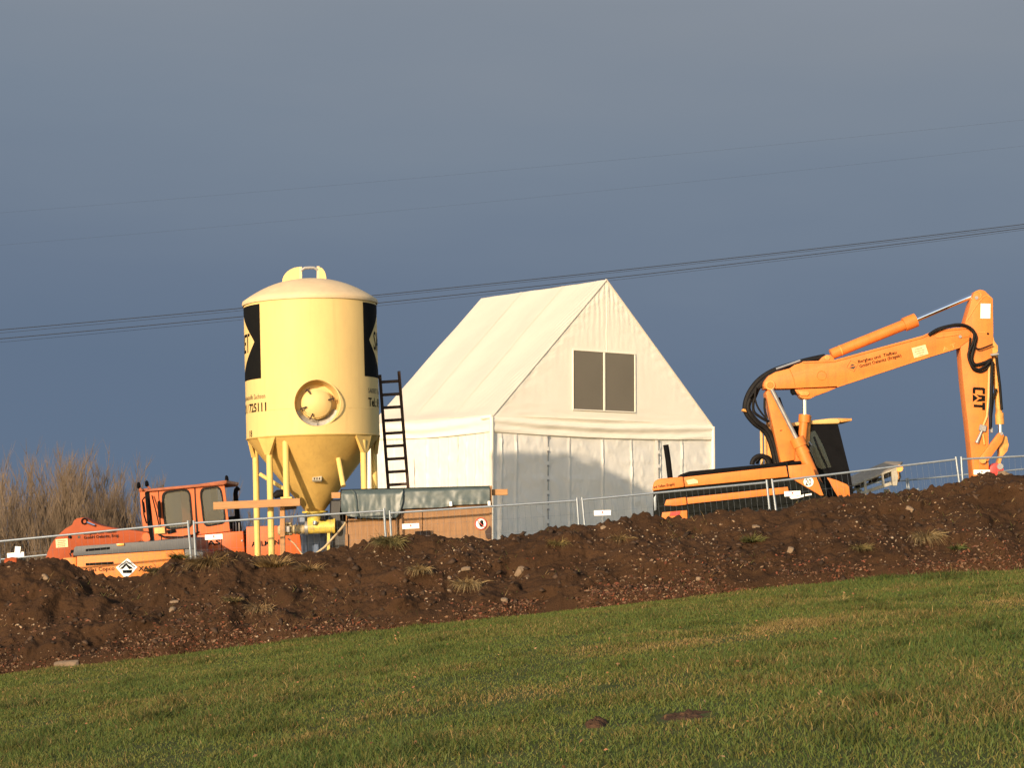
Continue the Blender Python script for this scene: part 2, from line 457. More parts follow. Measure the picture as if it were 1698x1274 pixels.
xs = np.unique(np.concatenate([np.linspace(-400, -30, 20), np.linspace(-30, 30, 150), np.linspace(30, 400, 20)]))
ys = np.unique(np.concatenate([np.linspace(-60, 6, 14), np.linspace(6, 60, 140), np.linspace(60, 600, 25)]))
GX, GY = np.meshgrid(xs, ys)
GZ = gz(GX, GY)
nx, ny = len(xs), len(ys)
gv = np.stack([GX.ravel(), GY.ravel(), GZ.ravel()], 1)
ii = np.arange(nx * ny).reshape(ny, nx)
gf = np.stack([ii[:-1, :-1].ravel(), ii[:-1, 1:].ravel(), ii[1:, 1:].ravel(), ii[1:, :-1].ravel()], 1)
mg = mat('turf_soil', (0.065, 0.075, 0.022), 0.95, var=0.4, scale=2.5, dirt=0.6, dirt_col=(0.075, 0.042, 0.022), bump=0.6, bscale=40, spec=0.1)
me = bpy.data.meshes.new('ground'); me.from_pydata(gv.tolist(), [], gf.tolist()); me.materials.append(mg)
me.polygons.foreach_set('use_smooth', [True] * len(me.polygons))
ground = bpy.data.objects.new('ground', me); COL.objects.link(ground); tag(ground, kind='structure')

# ------------------------------------------------------------------ the earth bank thrown up along the site
crest_px = [(-420, 950), (-150, 938), (0, 930), (50, 926), (80, 921), (110, 926), (150, 946), (190, 952), (236, 949), (262, 938), (290, 919), (330, 927), (352, 921),
            (380, 908), (420, 917), (450, 918), (500, 916), (520, 913), (556, 909), (590, 902), (625, 889), (650, 885), (680, 884), (720, 886), (755, 890), (790, 890), (815, 893), (845, 888),
            (880, 882), (905, 872), (950, 868), (985, 866), (1020, 859), (1050, 853), (1072, 849), (1098, 857), (1140, 856), (1180, 849), (1220, 843), (1262, 844),
            (1290, 846), (1310, 836), (1340, 824), (1400, 819), (1440, 817), (1476, 817), (1500, 812), (1520, 811), (1548, 805), (1580, 797), (1610, 787), (1640, 783),
            (1668, 788), (1698, 786), (1800, 778), (2120, 750)]
toe_px = [(-420, 1190), (-150, 1152), (0, 1130), (120, 1106), (300, 1084), (480, 1061), (640, 1045), (815, 1023), (1000, 1004), (1200, 984), (1400, 966), (1698, 944), (1850, 934), (2120, 915)]
NC, NR, NB = 900, 120, 34
pc = np.linspace(-420, 2120, NC)
cy_ = np.interp(pc, *zip(*crest_px)); ty_ = np.interp(pc, *zip(*toe_px))
D_TOE, D_CREST, D_BACK = 31.0, 33.6, 34.75
def Wn(px, py, d):
    xr, zr = (px - CX) / F, -(py - CY) / F
    t = d / (CP - zr * SP)
    return xr * t, EYE + (SP + zr * CP) * t
_, zc = Wn(pc, cy_, D_CREST); _, zt = Wn(pc, ty_, D_TOE)
def bank_arrays():
    rows = []
    for j in range(NR + 1):
        t = j / NR
        d = D_TOE + (D_CREST - D_TOE) * t
        x = (pc - CX) / F * d
        prof = t ** 0.92 * (1 - 0.10 * math.sin(PI * t) * 0) 
        prof = 0.85 * t + 0.15 * math.sin(t * PI / 2)
        z = zt + (zc - zt) * prof
        env = min(1, t * 5) * (0.25 + 0.75 * min(1, (1 - t) * 6))
        n = fbm(x * 1.1, np.full_like(x, d * 1.3), 3, 31) * 0.22 + fbm(x * 4.2, np.full_like(x, d * 4.2), 4, 77) * 0.085 + np.abs(fbm(x * 11, np.full_like(x, d * 11), 3, 12)) * 0.055 + np.abs(fbm(x * 5.5 + 9, np.full_like(x, d * 6.0), 3, 66)) * 0.07 - 0.04
        n = n + np.maximum(0, vnoise(x * 2.3, np.full_like(x, d * 2.6), 91) - 0.62) * 0.5
        dn = -n * env                     # lumps stand out towards the camera
        zz = z + n * env * 0.55 - 0.022 * min(1, t * 2) - (0.16 * (1 - t * 12) if t < 1 / 12 else 0)
        if t > 0.9: zz = zz + (np.abs(fbm(x * 7, np.full_like(x, d * 5), 4, 55)) * 0.12 - 0.03) * (t - 0.9) / 0.1
        rows.append((x, d + dn * 0.8, zz))
    for j in range(1, NB + 1):
        t = j / NB
        d = D_CREST + (D_BACK - D_CREST) * t
        x = (pc - CX) / F * d
        zb = gz(x, np.full_like(x, d)) - 0.1
        top = rows[NR][2]
        z = top + (zb - top) * (t * t * (3 - 2 * t))
        z = z + fbm(x * 5, np.full_like(x, d * 5), 3, 41) * 0.05 * math.sin(PI * t)
        rows.append((x, np.full_like(x, d), z))
    return np.array([r[0] for r in rows]), np.array([np.broadcast_to(r[1], r[0].shape) for r in rows]), np.array([r[2] for r in rows])
BX, BY, BZ = bank_arrays()
bv = np.stack([BX.ravel(), BY.ravel(), BZ.ravel()], 1)
ii = np.arange(BX.size).reshape(BX.shape)
bf = np.stack([ii[:-1, :-1].ravel(), ii[:-1, 1:].ravel(), ii[1:, 1:].ravel(), ii[1:, :-1].ravel()], 1)
soil = mat('bank_soil', (0.043, 0.0225, 0.0115), 0.95, var=0.3, scale=1.1, dirt=0.65, dirt_col=(0.022, 0.0135, 0.009), bump=1.0, bscale=30, spec=0.08, dscale=1.2)
me = bpy.data.meshes.new('earth_bank'); me.from_pydata(bv.tolist(), [], bf.tolist()); me.materials.append(soil)
me.polygons.foreach_set('use_smooth', [True] * len(me.polygons))
bank = bpy.data.objects.new('earth_bank', me); COL.objects.link(bank); tag(bank, kind='structure')
def bank_pt(px, t):
    """point on the front of the bank: photo column px, t from toe (0) to crest (1)"""
    c = (px + 420) / 2540 * (NC - 1); j = t * NR
    c0 = int(min(max(c, 0), NC - 2)); j0 = int(min(max(j, 0), NR - 1))
    a, b = c - c0, j - j0
    f = lambda A: (A[j0, c0] * (1 - a) + A[j0, c0 + 1] * a) * (1 - b) + (A[j0 + 1, c0] * (1 - a) + A[j0 + 1, c0 + 1] * a) * b
    return Vector((f(BX), f(BY), f(BZ)))
def bank_px(px, py):
    """point on the bank that shows at a pixel of the photograph"""
    best, bd = None, 1e9
    for k in range(0, 101):
        p = bank_pt(px, k / 100)
        r = p - Vector((0, 0, EYE))
        yy = CY - F * (r.z * CP - r.y * SP) / (r.y * CP + r.z * SP)
        if abs(yy - py) < bd: bd, best = abs(yy - py), p
    return best

# ------------------------------------------------------------------ silo
YS = 37.2
z_rim = W(516, 721, 36.0).z
z_top = W(513, 490, 36.0).z
z_apex = W(513, 463, YS).z
z_out = W(521, 849, YS).z
sx = W(516.5, 612, YS).x
sg = float(gz(sx, YS))
silo = thing('mortar_silo', 'tall cream yellow dry mortar silo on pipe legs beside the white tent', 'silo', (sx + 0.144, YS, sg), rot=(0, R(-1.75), 0))
SR = 1.205
zr_, zt_, za_, zo_ = (z - sg for z in (z_rim, z_top, z_apex, z_out))
def cyl_pt(a, z, r=SR):          # a in degrees from straight towards the camera, positive to the right
    a += 3.5
    return Vector((r * math.sin(R(a)), -r * math.cos(R(a)), z))
hz = W(529, 669, 36).z - sg
ha = 9.5
hc = cyl_pt(ha - 3.5, hz)
hn = Vector((math.sin(R(ha)), -math.cos(R(ha)), 0))
barrel = MB().lathe((0, 0, 0), [(SR, zr_), (SR, zr_ + 0.5), (SR, zr_ + 1.2), (SR, zt_)], 128, True).build('barrel', M['silo'], silo, local=True)
cut = MB().tube([hc - hn * 0.30, hc + hn * 0.3], [0.35, 0.475], 56).build('cutter', M['silo'], silo, local=True)
md = barrel.modifiers.new('opening', 'BOOLEAN'); md.operation = 'DIFFERENCE'; md.object = cut; md.solver = 'EXACT'
dg = bpy.context.evaluated_depsgraph_get(); dg.update()
nm = bpy.data.meshes.new_from_object(barrel.evaluated_get(dg))
barrel.modifiers.clear(); barrel.data = nm; nm.name = 'barrel'
nm.set_sharp_from_angle(angle=R(30))
bpy.data.objects.remove(cut)
# dome, rim, seam
prof = [(SR + 0.022, zt_ - 0.045), (SR + 0.03, zt_ - 0.01), (SR + 0.02, zt_ + 0.03)]
for k in range(1, 15):
    a = k / 14
    rr_ = (SR + 0.012) * (1 - a) if k < 14 else 0.01
    prof.append((rr_, zt_ + 0.035 + (za_ - zt_ - 0.03) * (1 - (rr_ / (SR + 0.012)) ** 2.2)))
MB().lathe((0, 0, 0), prof, 96).build('dome', M['silo_roof'], silo, local=True, smooth=50)
zs = W(485, 677, 36).z - sg
MB().tube([cyl_pt(ha - 3.5 + 20.6 + (360 - 41.2) * k / 90, zs, SR - 0.003) for k in range(91)], 0.007, 6).build('weld_seam', M['silo'], silo, local=True)
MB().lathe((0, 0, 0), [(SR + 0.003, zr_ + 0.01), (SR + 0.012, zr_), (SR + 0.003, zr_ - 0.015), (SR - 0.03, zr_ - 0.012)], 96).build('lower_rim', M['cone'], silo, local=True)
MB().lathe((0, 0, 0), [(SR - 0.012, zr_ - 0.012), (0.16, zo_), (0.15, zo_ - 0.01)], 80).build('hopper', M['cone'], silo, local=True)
MB().lathe((0, 0, 0), [(0.15, zo_ + 0.012), (0.235, zo_ + 0.012), (0.235, zo_ - 0.02), (0.14, zo_ - 0.02), (0.14, zo_ - 0.12)], 32).build('outlet_flange', M['pump'], silo, local=True)
# lifting bracket
def sl(px, py, d=YS):
    p = W(px, py, d); return Vector((p.x - silo.location.x + 0.0306 * (p.z - sg), 0, p.z - sg))
def quarter(px0, px1, yb, yt):
    """curved fin: rises from px0 to its full height at px1"""
    o = []
    for k in range(9):
        a = k / 8 * PI / 2
        p = sl(px1 + (px0 - px1) * math.cos(a), yb + (yt - yb) * math.sin(a)); o.append((p.x, p.z))
    p = sl(px1, yb + 9); o.append((p.x, p.z)); p = sl(px0, yb + 9); o.append((p.x, p.z))
    return o
br = MB().prism(quarter(469, 498, 467, 443), -0.1, -0.075).build('lifting_fin', M['silo'], silo, local=True)
MB().prism(quarter(542, 530.5, 466, 445), -0.115, -0.09).build('lifting_fin', M['silo'], silo, local=True)
for px in (499.5, 528.5):
    a, b = sl(px, 472), sl(px, 443)
    MB().beam((a.x, -0.1, a.z), (b.x, -0.1, b.z), 0.035, 0.05).build('lifting_post', M['silo_roof'], silo, local=True)
a, b = sl(500, 446.5), sl(528, 446.5)
MB().tube([(a.x, -0.1, a.z - 0.03), (a.x + 0.07, -0.1, a.z + 0.015), ((a.x + b.x) / 2, -0.1, a.z + 0.02), (b.x - 0.07, -0.1, b.z + 0.015), (b.x, -0.1, b.z - 0.03)], 0.028, 10).build('lifting_bar', M['steel'], silo, local=True)
# manhole in its recess
hq = lambda u, w, o: hc + Vector((math.cos(R(ha)), math.sin(R(ha)), 0)) * u + Vector((0, 0, 1)) * w + hn * o
MB().torus(hq(0, 0, -0.055), hn, 0.417, 0.012, 56, 6).build('recess_lip', M['silo'], silo, local=True)
lid = MB()
lid.tube([hq(0, 0, -0.3), hq(0, 0, -0.12)], 0.272, 48)
lid.build('hatch_ring', M['silo'], silo, local=True)
lid = MB().tube([hq(0, 0, -0.12), hq(0, 0, -0.075), hq(0, 0, -0.03), hq(0, 0, 0.0), hq(0, 0, 0.015)], [0.25, 0.25, 0.19, 0.11, 0.02], 48)
lidp = lid.build('hatch_lid', M['silo'], silo, local=True, smooth=40)
for k, an in enumerate((125, 15, 198, 245)):
    u, w = math.cos(R(an)), math.sin(R(an))
    c = MB().tube([hq(u * 0.2, w * 0.2, -0.01), hq(u * 0.3, w * 0.3, -0.02), hq(u * 0.3, w * 0.3, -0.16)], 0.014, 6)
    c.tube([hq(u * 0.29 - w * 0.05, w * 0.29 + u * 0.05, -0.015), hq(u * 0.29 + w * 0.05, w * 0.29 - u * 0.05, -0.015)], 0.009, 6)
    c.build('hatch_clamp', M['dark_wood'], lidp, local=True)
MB().grid(lambda i, j: hq(math.cos(R(200 + 140 * i)) * (0.30 + j * 0.11), math.sin(R(200 + 140 * i)) * (0.28 + j * 0.118), -0.292 + 0.2 * j + 0.02 * math.sin(i * PI) * j), 20, 4).build('mortar_dust', M['dust'], silo, local=True)
MB().beam(hq(0, -0.36, -0.14), hq(0, -0.43, -0.06), 0.012, 0.05).build('hatch_catch', M['steel'], silo, local=True)
# legs with gussets
def leg(ax, ay, px_top):
    zt0 = zr_ - 0.02
    lg = MB().tube([(ax, ay, 0.03), (ax, ay, zt0 - 0.08)], 0.056, 18).build('leg', M['leg'], silo, local=True, smooth=40)
    MB().box((ax, ay, 0.02), (0.34, 0.34, 0.03)).build('foot_plate', M['leg'], lg, local=True)
    ang = math.degrees(math.atan2(ax, -ay)); w0, w1 = 10.5, 2.7
    out = lambda a_, z_, r_: cyl_pt(ang - 3.5 + a_, z_, r_)
    g = MB()
    rr = math.hypot(ax, ay)
    g.add([out(-w0, zr_ + 0.0, SR + 0.006), out(w0, zr_ + 0.0, SR + 0.006), out(w1, zr_ - 0.32, rr + 0.059), out(-w1, zr_ - 0.32, rr + 0.059),
           out(-w0, zr_, SR - 0.04), out(w0, zr_, SR - 0.04), out(w1, zr_ - 0.32, rr - 0.02), out(-w1, zr_ - 0.32, rr - 0.02)],
          [(0, 1, 2, 3), (7, 6, 5, 4), (0, 4, 5, 1), (1, 5, 6, 2), (2, 6, 7, 3), (3, 7, 4, 0)])
    g.build('gusset', M['cone'], lg, local=True, smooth=20)
    return lg
for ax, ay in ((-1.09, 0.28), (-0.70, -0.88), (0.95, -0.68), (1.07, 0.36)):
    leg(ax, ay, 0)
# diagonal braces and the filling pipe with its coupling
MB().tube([(-0.92, -0.55, W(455, 785, YS).z - sg), (-0.42, -0.62, W(475, 815, YS).z - sg)], 0.036, 10).build('brace', M['leg'], silo, local=True)
fx = sl(475, 760, 36.3).x
zf = W(473, 826, 36.3).z - sg
MB().tube([(fx, -1.0, zr_ - 0.0), (fx, -1.0, zf + 0.03)], 0.057, 18).build('filling_pipe', M['leg'], silo, local=True, smooth=40)
MB().box((fx, -1.0, zf + 0.012), (0.2, 0.2, 0.03)).build('pipe_flange', M['leg'], silo, local=True, bevel=0.005)
cp = sl(467, 818, 36.4)
MB().tube([(cp.x + 0.08, -0.8, cp.z + 0.02), (cp.x - 0.06, -0.86, cp.z), (cp.x - 0.13, -0.88, cp.z - 0.04)], [0.06, 0.075, 0.05], 14).build('pipe_coupling', M['rubber'], silo, local=True)
v0, v1 = sl(560.5, 762, 36.4), sl(569, 808, 36.2)
MB().tube([(v0.x, -0.72, v0.z), (v1.x, -0.95, v1.z)], 0.045, 14).build('vent_pipe', M['leg'], silo, local=True, smooth=40)
pp = sl(527, 795, 36.7)
# rating plate on the hopper, tilted with the cone
zc0 = pp.z; rc = 0.16 + (SR - 0.172) * (zc0 - zo_) / (zr_ - zo_)
tl = math.atan2(SR - 0.17, zr_ - zo_)
rm = Matrix.Rotation(-(PI / 2 - tl) * 0 - tl, 3, 'X')
pl = MB().box((pp.x, -math.sqrt(max(rc * rc - pp.x ** 2, 0.01)) - 0.03, zc0), (0.17, 0.05, 0.10), rm).build('rating_plate', M['conveyor'], silo, local=True, bevel=0.006)
for k in range(3):
    MB().box((pp.x - 0.045 + 0.045 * k, -math.sqrt(rc * rc - pp.x ** 2) - 0.058, zc0), (0.022, 0.008, 0.05), rm).build('plate_print', M['print'], pl, local=True)
# black emblems with the waisted white field, and the lettering
z0e, z1e = W(432, 625, 36.3).z - sg, W(432, 501, 36.3).z - sg
zm = (z0e + z1e) / 2
def emblem(a_edge, sgn, a_mid):
    wd = abs(a_mid - a_edge)
    for mirror in (False, True):
        def fn(i, j):
            t = 2 * j - 1
            c_ = 8.5 + (wd - 9.5) * min(1, abs(t)) ** 1.12 * 0.86
            a = a_edge + sgn * c_ * i
            if mirror: a = 2 * a_mid - a
            return cyl_pt(a, z0e + (z1e - z0e) * j, SR + 0.004)
        MB().grid(fn, 12, 28).build('emblem', M['emblem'], silo, local=True)
emblem(-46, -1, -98)
emblem(53, 1, 101)
RAD = 180 / PI / SR
def wrap(a_start, z0, s, sq=1.0):
    return lambda x, y: cyl_pt(a_start + x * s * sq * RAD, z0 + y * s, SR + 0.004)
tw = max(v.x for v in text_mesh('SAKRET', 0.012)[0])
hs = 0.48
for mid in (-91, 98):
    ang_w = 56
    sqz = ang_w / (tw * hs * RAD)
    letters('SAKRET', wrap(mid - ang_w / 2, zm - 0.165, hs, sqz), M['emblem'], silo, 0.012, local=True)
def right_end(s, a_end, z0, size, sq, bold, m):
    w = max(v.x for v in text_mesh(s, bold)[0]) * size * sq * RAD
    letters(s, wrap(a_end - w, z0, size, sq), m, silo, bold, local=True)
zl = lambda py: W(425, py, 36.4).z - sg
right_end('Trockenbaustoffe Sachsen', -41.5, zl(659), 0.125, 0.85, 0.0, M['print'])
right_end('Tel.: 0 37 21 / 725111', -40.5, zl(680), 0.215, 0.92, 0.026, M['emblem'])
right_end('18', -62, zl(721), 0.17, 0.9, 0.012, M['emblem'])
letters('SAKRET Trockenbaustoffe', wrap(57.5, zl(653) , 0.125, 0.85), M['print'], silo, 0.0, local=True)
letters('Tel.: 0 37 21 / 725111', wrap(57.5, zl(675), 0.215, 0.92), M['emblem'], silo, 0.022, local=True)

# ------------------------------------------------------------------ mixing pump under the silo, tub, timber, hose
p = W(520, 905, 37.0)
gp = float(gz(p.x, 37.0))
mix = thing('mixing_pump', 'stained yellow screw mixer with beige motor under the silo outlet', 'mixer', (p.x, 37.0, gp))
q = lambda px, py, y=36.85: Vector((W(px, py, 36.85).x, y, W(px, py, 36.85).z))
MB().tube([q(461, 880), q(464, 880), q(484, 879), q(486, 879)], [0.07, 0.098, 0.098, 0.07], 20).build('motor', M['motor'], mix, smooth=40)
MB().box(q(474, 878, 36.73), (0.17, 0.06, 0.11)).build('terminal_box', M['steel'], mix, bevel=0.006)
MB().box(q(474, 868.5), (0.2, 0.16, 0.035)).build('motor_top', M['motor'], mix, bevel=0.01)
MB().box(q(475, 886), (0.15, 0.14, 0.03)).build('motor_foot', M['motor'], mix, bevel=0.006)
cpl = MB()
for k in range(7):
    cpl.tube([q(487 + k * 2.5, 878.5), q(488.4 + k * 2.5, 878.5)], 0.093 if k % 2 else 0.083, 18)
cpl.tube([q(486, 878.5), q(505, 878)], 0.072, 14).build('coupling', M['motor'], mix)
MB().tube([q(506, 876), q(511.5, 876)], 0.125, 20).build('flange', M['steel'], mix)
tb = MB().tube([q(511, 875), q(553, 873)], 0.122, 22).build('screw_tube', M['pump'], mix, smooth=40)
MB().tube([q(553, 873), q(556, 873)], 0.138, 22).build('end_ring', M['pump'], tb)
MB().tube([q(522, 851), q(521, 868)], [0.15, 0.12], 18).build('inlet_neck', M['pump'], mix)
MB().tube([q(537, 853, 36.8), q(536, 864, 36.75)], 0.05, 10).build('valve', M['rubber'], mix)
MB().tube([q(524, 866, 36.72), q(523, 871, 36.7)], [0.05, 0.035], 10).build('grease_cap', M['galv'], mix)
for px in (468, 545):
    a = q(px, 884); MB().beam(a, (a.x, a.y, gp), 0.05, 0.05).build('leg', M['pump'], mix)
pt = W(521, 900, 37.75); gt = float(gz(pt.x, 37.75))
tub = thing('plastic_tub', 'blue tapered plastic tub behind the stained yellow mixer', 'tub', (pt.x, 37.75, gt))
zt1 = W(521, 853, 37.75).z
hw = 23.5 / PPM(37.75)
def tubshape(w0, w1, z0, z1, m_):
    vs = [Vector((pt.x + i * w0, 37.75 + j * w0, z0)) for i, j in ((-1, -1), (1, -1), (1, 1), (-1, 1))] + [Vector((pt.x + i * w1, 37.75 + j * w1, z1)) for i, j in ((-1, -1), (1, -1), (1, 1), (-1, 1))]
    return MB().add(vs, [(3, 2, 1, 0), (4, 5, 6, 7)] + [(i, (i + 1) % 4, (i + 1) % 4 + 4, i + 4) for i in range(4)])
tubshape(hw * 0.46, hw * 0.98, gt, zt1 - 0.05, None).build('tub_body', M['blue'], tub, bevel=0.03, seg=2)
tubshape(hw * 1.02, hw * 1.04, zt1 - 0.06, zt1, None).build('tub_rim', M['blue'], tub, bevel=0.012)
for k in (-1, 0, 1):
    a = Vector((pt.x + k * 0.09, 37.75 - hw * 0.5, gt + 0.25)); b = Vector((pt.x + k * 0.13, 37.75 - hw * 1.0, zt1 - 0.07))
    MB().beam(a, b, 0.02, 0.02).build('rib', M['blue'], tub)
a, b = W(354, 839.5, 36.05), W(498, 833, 36.05)
t_ = MB().beam(a, b, 0.06, 0.135).build('timber_plank', M['timber'], None, bevel=0.006)
tag(t_, 'brown timber plank lying level through the left silo legs', 'plank')
a, b = W(468.5, 838, 36.3), W(470.5, 925, 36.3)
g_ = float(gz(b.x, 36.3)); b.z = g_
t_ = MB().beam(a, b, 0.085, 0.085, (0, 1, 0)).build('timber_post', M['timber'], None, bevel=0.005)
tag(t_, 'upright orange brown timber prop holding up the plank beside the mixer', 'post')
ub = MB().beam(W(473, 843, 36.3), W(491, 841, 36.3), 0.14, 0.07).build('timber_block', M['dark_wood'], None, bevel=0.004)
tag(ub, 'short dark packing block on top of the timber prop', 'block')
hs_ = MB().tube([W(578, 858, 36.4), W(570, 872, 36.3), W(560, 884, 36.2), W(549, 896, 36.1), W(538, 908, 36.1), W(526, 917, 36.1), W(515, 926, 36.1)], 0.02, 8).build('water_hose', M['hose'], None)
tag(hs_, 'beige hose curving down from the tarpaulin to the ground', 'hose')
hs_ = MB().tube([W(478, 894, 36.5), W(488, 902, 36.3), W(497, 914, 36.2), W(508, 930, 36.2)], 0.012, 6).build('thin_cable', M['hose'], None)
tag(hs_, 'thin pale cable dropping from under the mixer motor', 'cable')
bt = MB()
bt.trace([(547, 829), (572, 828), (582, 846), (582, 930), (531, 930), (541, 895), (546, 862)], 37.0, 1.2)
tag(bt.build('black_mass', M['black_fill'], None, bevel=0.03), 'black sheeting hung between the hopper and the green tarpaulin', 'mass')  # solid black body filling the dark gap beside the hopper

# ------------------------------------------------------------------ plywood box, green tarpaulin, beam
DB = 35.55
pb = W(695, 880, DB); gb = float(gz(pb.x, DB))
box = thing('plywood_box', 'brown plywood enclosure half covered by a green tarpaulin', 'enclosure', (pb.x, DB, gb))
def panel(px, d, t, name='board'):
    o = MB().trace(px, d, t).build(name, M['ply'], box, bevel=0.003)
    return o
low = 960
panel([(577, 861), (656, 862), (657, low), (574, low)], DB + 0.02, 0.02)
panel([(662, 846), (700, 845), (700, low), (662, low)], DB - 0.02, 0.02)
panel([(701, 836), (814.5, 833), (814.5, low), (701, low)], DB, 0.02)
panel([(572, 886), (577, 886), (577, low), (572, low)], DB - 0.03, 0.05, 'corner_post')
panel([(656.5, 850), (661, 849), (661, low), (656.5, low)], DB - 0.01, 0.07, 'corner_post')
panel([(811.5, 806), (815.8, 806), (815.8, low), (811.5, low)], DB - 0.035, 0.07, 'corner_post')
l_, r_ = W(572, 870, DB).x, W(815, 870, DB).x
zb_ = W(700, 838, DB).z
MB().box((l_ + 0.02, DB + 1.05, (gb + zb_) / 2), (0.02, 2.0, zb_ - gb)).build('board', M['ply'], box)
MB().box((r_ - 0.03, DB + 1.05, (gb + zb_) / 2 + 0.1), (0.02, 2.0, zb_ - gb + 0.2)).build('board', M['ply'], box)
MB().box(((l_ + r_) / 2, DB + 2.0, (gb + zb_) / 2), (r_ - l_ - 0.1, 0.02, zb_ - gb)).build('board', M['ply'], box)
MB().trace([(688, 882), (713, 880), (713, 893), (688, 894)], DB - 0.045, 0.02).build('cleat', M['dark_wood'], box, bevel=0.002)
MB().trace([(804, 882), (812, 872), (814, 876), (814, 894), (807, 894)], DB - 0.06, 0.015).build('dark_hole_patch', M['dark_wood'], box, bevel=0.002)  # flat dark piece painted in for the shade inside a hole
bm_ = MB().beam(W(550, 822, DB + 0.14), W(842, 816.5, DB + 0.14), 0.10, 0.105).build('timber_beam', M['timber'], None, bevel=0.006)
tag(bm_, 'long timber beam sticking out both ends under the green tarpaulin', 'beam')
tarp = thing('green_tarpaulin', 'shiny grey green tarpaulin draped over the plywood enclosure', 'tarpaulin', (pb.x, DB, gb))
def sheet(pts_top, pts_bot, d, seed, amp, nu=60, nv=16):
    (tx0, ty0), (tx1, ty1) = pts_top
    def fn(i, j):
        px = tx0 + (tx1 - tx0) * i
        yt = ty0 + (ty1 - ty0) * i
        yb = np.interp(i, *zip(*pts_bot))
        py = yb + (yt - yb) * j
        off = amp * fb(i * 6, j * 1.6, 3, seed) + amp * 0.8 * fb(i * 16, j * 2, 2, seed + 3) * (1 - j) - 0.035 * (1 - j)
        rnd = 0.06 * max(0, j - 0.86) / 0.14
        p = W(px, py, d); p.y = d + off + rnd; return p
    return MB().grid(fn, nu, nv)
def solid(o, t):
    m_ = o.modifiers.new('thickness', 'SOLIDIFY'); m_.thickness = t
    return o
sheet([(652, 811), (812, 806)], [(0, 845), (0.25, 843), (0.5, 842), (0.55, 841), (0.62, 838), (0.8, 837), (1, 836)], DB - 0.07, 21, 0.016).build('hanging_sheet', M['tarp'], tarp, recalc=False, smooth=60)
ov = sheet([(566, 813), (668, 811)], [(0, 848), (0.1, 856), (0.3, 859.5), (0.6, 860), (0.88, 859), (0.95, 852), (1.0, 822)], DB - 0.12, 44, 0.014).build('overlapping_sheet', M['tarp'], tarp, recalc=False, smooth=60)
def fold(i, j):
    t = i
    px, py = 668 - 12 * t ** 2.2, 814 + 43 * t
    p = W(px, py, DB - 0.12); a = j * PI * 1.3
    return p + Vector((0.022 * (1 - math.cos(a)) * (0.4 + t) - 0.01, -0.045 * math.sin(a) * (0.3 + t), 0))
MB().grid(fold, 20, 8).build('rolled_edge', M['tarp'], tarp, recalc=False, smooth=60)
MB().tube([W(583, 813, DB - 0.13), W(588, 818, DB - 0.15), W(590.5, 830, DB - 0.155), W(591.5, 845, DB - 0.16), W(594, 857, DB - 0.165)], [0.012, 0.018, 0.02, 0.022, 0.026], 8).build('fold_ridge', M['tarp'], tarp)
def top(i, j):
    a, b = W(566, 812, DB), W(813, 806, DB)
    x = a.x + (b.x - a.x) * i; z = a.z + (b.z - a.z) * i
    return Vector((x, DB - 0.05 + 2.0 * j, z + 0.0 + 0.04 * fb(i * 5, j * 3, 3, 9) * math.sin(PI * min(1, j + 0.02)) - 0.06 * j))
MB().grid(top, 50, 14).build('top_sheet', M['tarp'], tarp, recalc=False, smooth=60)
a_ = W(566, 812, DB)
MB().grid(lambda i, j: Vector((a_.x - 0.01 + 0.03 * fb(i * 4, j * 3, 2, 5), DB - 0.12 + 2.0 * i, a_.z - 0.55 * (1 - j))), 20, 8).build('end_sheet', M['tarp'], tarp, recalc=False, smooth=60)
def plate(name, px, d, t, m_, label, cat, group=None, bevel=0.002):
    c = W(sum(x for x, _ in px) / len(px), max(y for _, y in px), d)
    r = thing(name, label, cat, c, group)
    MB().trace(px, d, t).build('panel', m_, r, bevel=bevel)
    return r
plate('white_tag', [(745, 832.5), (749.5, 832), (750, 839.5), (745.5, 840)], DB - 0.15, 0.01, M['white'], 'small white tag on the tarpaulin hem above the plywood middle', 'tag')
plate('white_tag', [(808.5, 831.5), (813, 831.2), (813.5, 838.5), (809, 839)], DB - 0.15, 0.01, M['white'], 'small white tag at the right end of the tarpaulin hem', 'tag')
# round prohibition sign with a raised hand
c = W(797.3, 869, DB - 0.01)
hsgn = thing('hand_sign', 'round white no entry sign with black hand and red rim', 'sign', c)
rr = 10 / PPM(DB)
MB().disc(c + Vector((0, 0.005, 0)), (0, -1, 0), rr * 0.99, 0.008, 32).build('sign_plate', M['white'], hsgn)
MB().torus(c + Vector((0, -0.006, 0)), (0, 1, 0), rr * 0.92, 0.009, 40, 6).build('red_rim', M['red'], hsgn)
hand = MB()
def hpt(u, w): return (c.x + u * rr, c.z + w * rr)
hand.prism([hpt(*k) for k in ((-0.05, -0.55), (0.35, -0.55), (0.48, -0.1), (0.42, 0.1), (-0.12, 0.1), (-0.2, -0.2))], c.y - 0.010, c.y - 0.006)
for u0, u1, w1 in ((-0.09, -0.02, 0.5), (0.05, 0.12, 0.62), (0.19, 0.26, 0.6), (0.33, 0.39, 0.48)):
    hand.prism([hpt(u0 - 0.05, 0.08), hpt(u1 - 0.0, 0.08), hpt(u1 + 0.02, w1), hpt(u0 - 0.03, w1)], c.y - 0.010, c.y - 0.006)
hand.prism([hpt(-0.12, -0.3), hpt(-0.1, -0.05), hpt(-0.4, 0.22), hpt(-0.46, 0.12)], c.y - 0.010, c.y - 0.006)
hand.build('hand_print', M['emblem'], hsgn, smooth=0)
MB().beam(c + Vector((-rr * 0.64, -0.012, rr * 0.64)), c + Vector((rr * 0.64, -0.012, -rr * 0.64)), rr * 0.10, 0.003, (0, 1, 0)).build('red_bar', M['red'], hsgn)

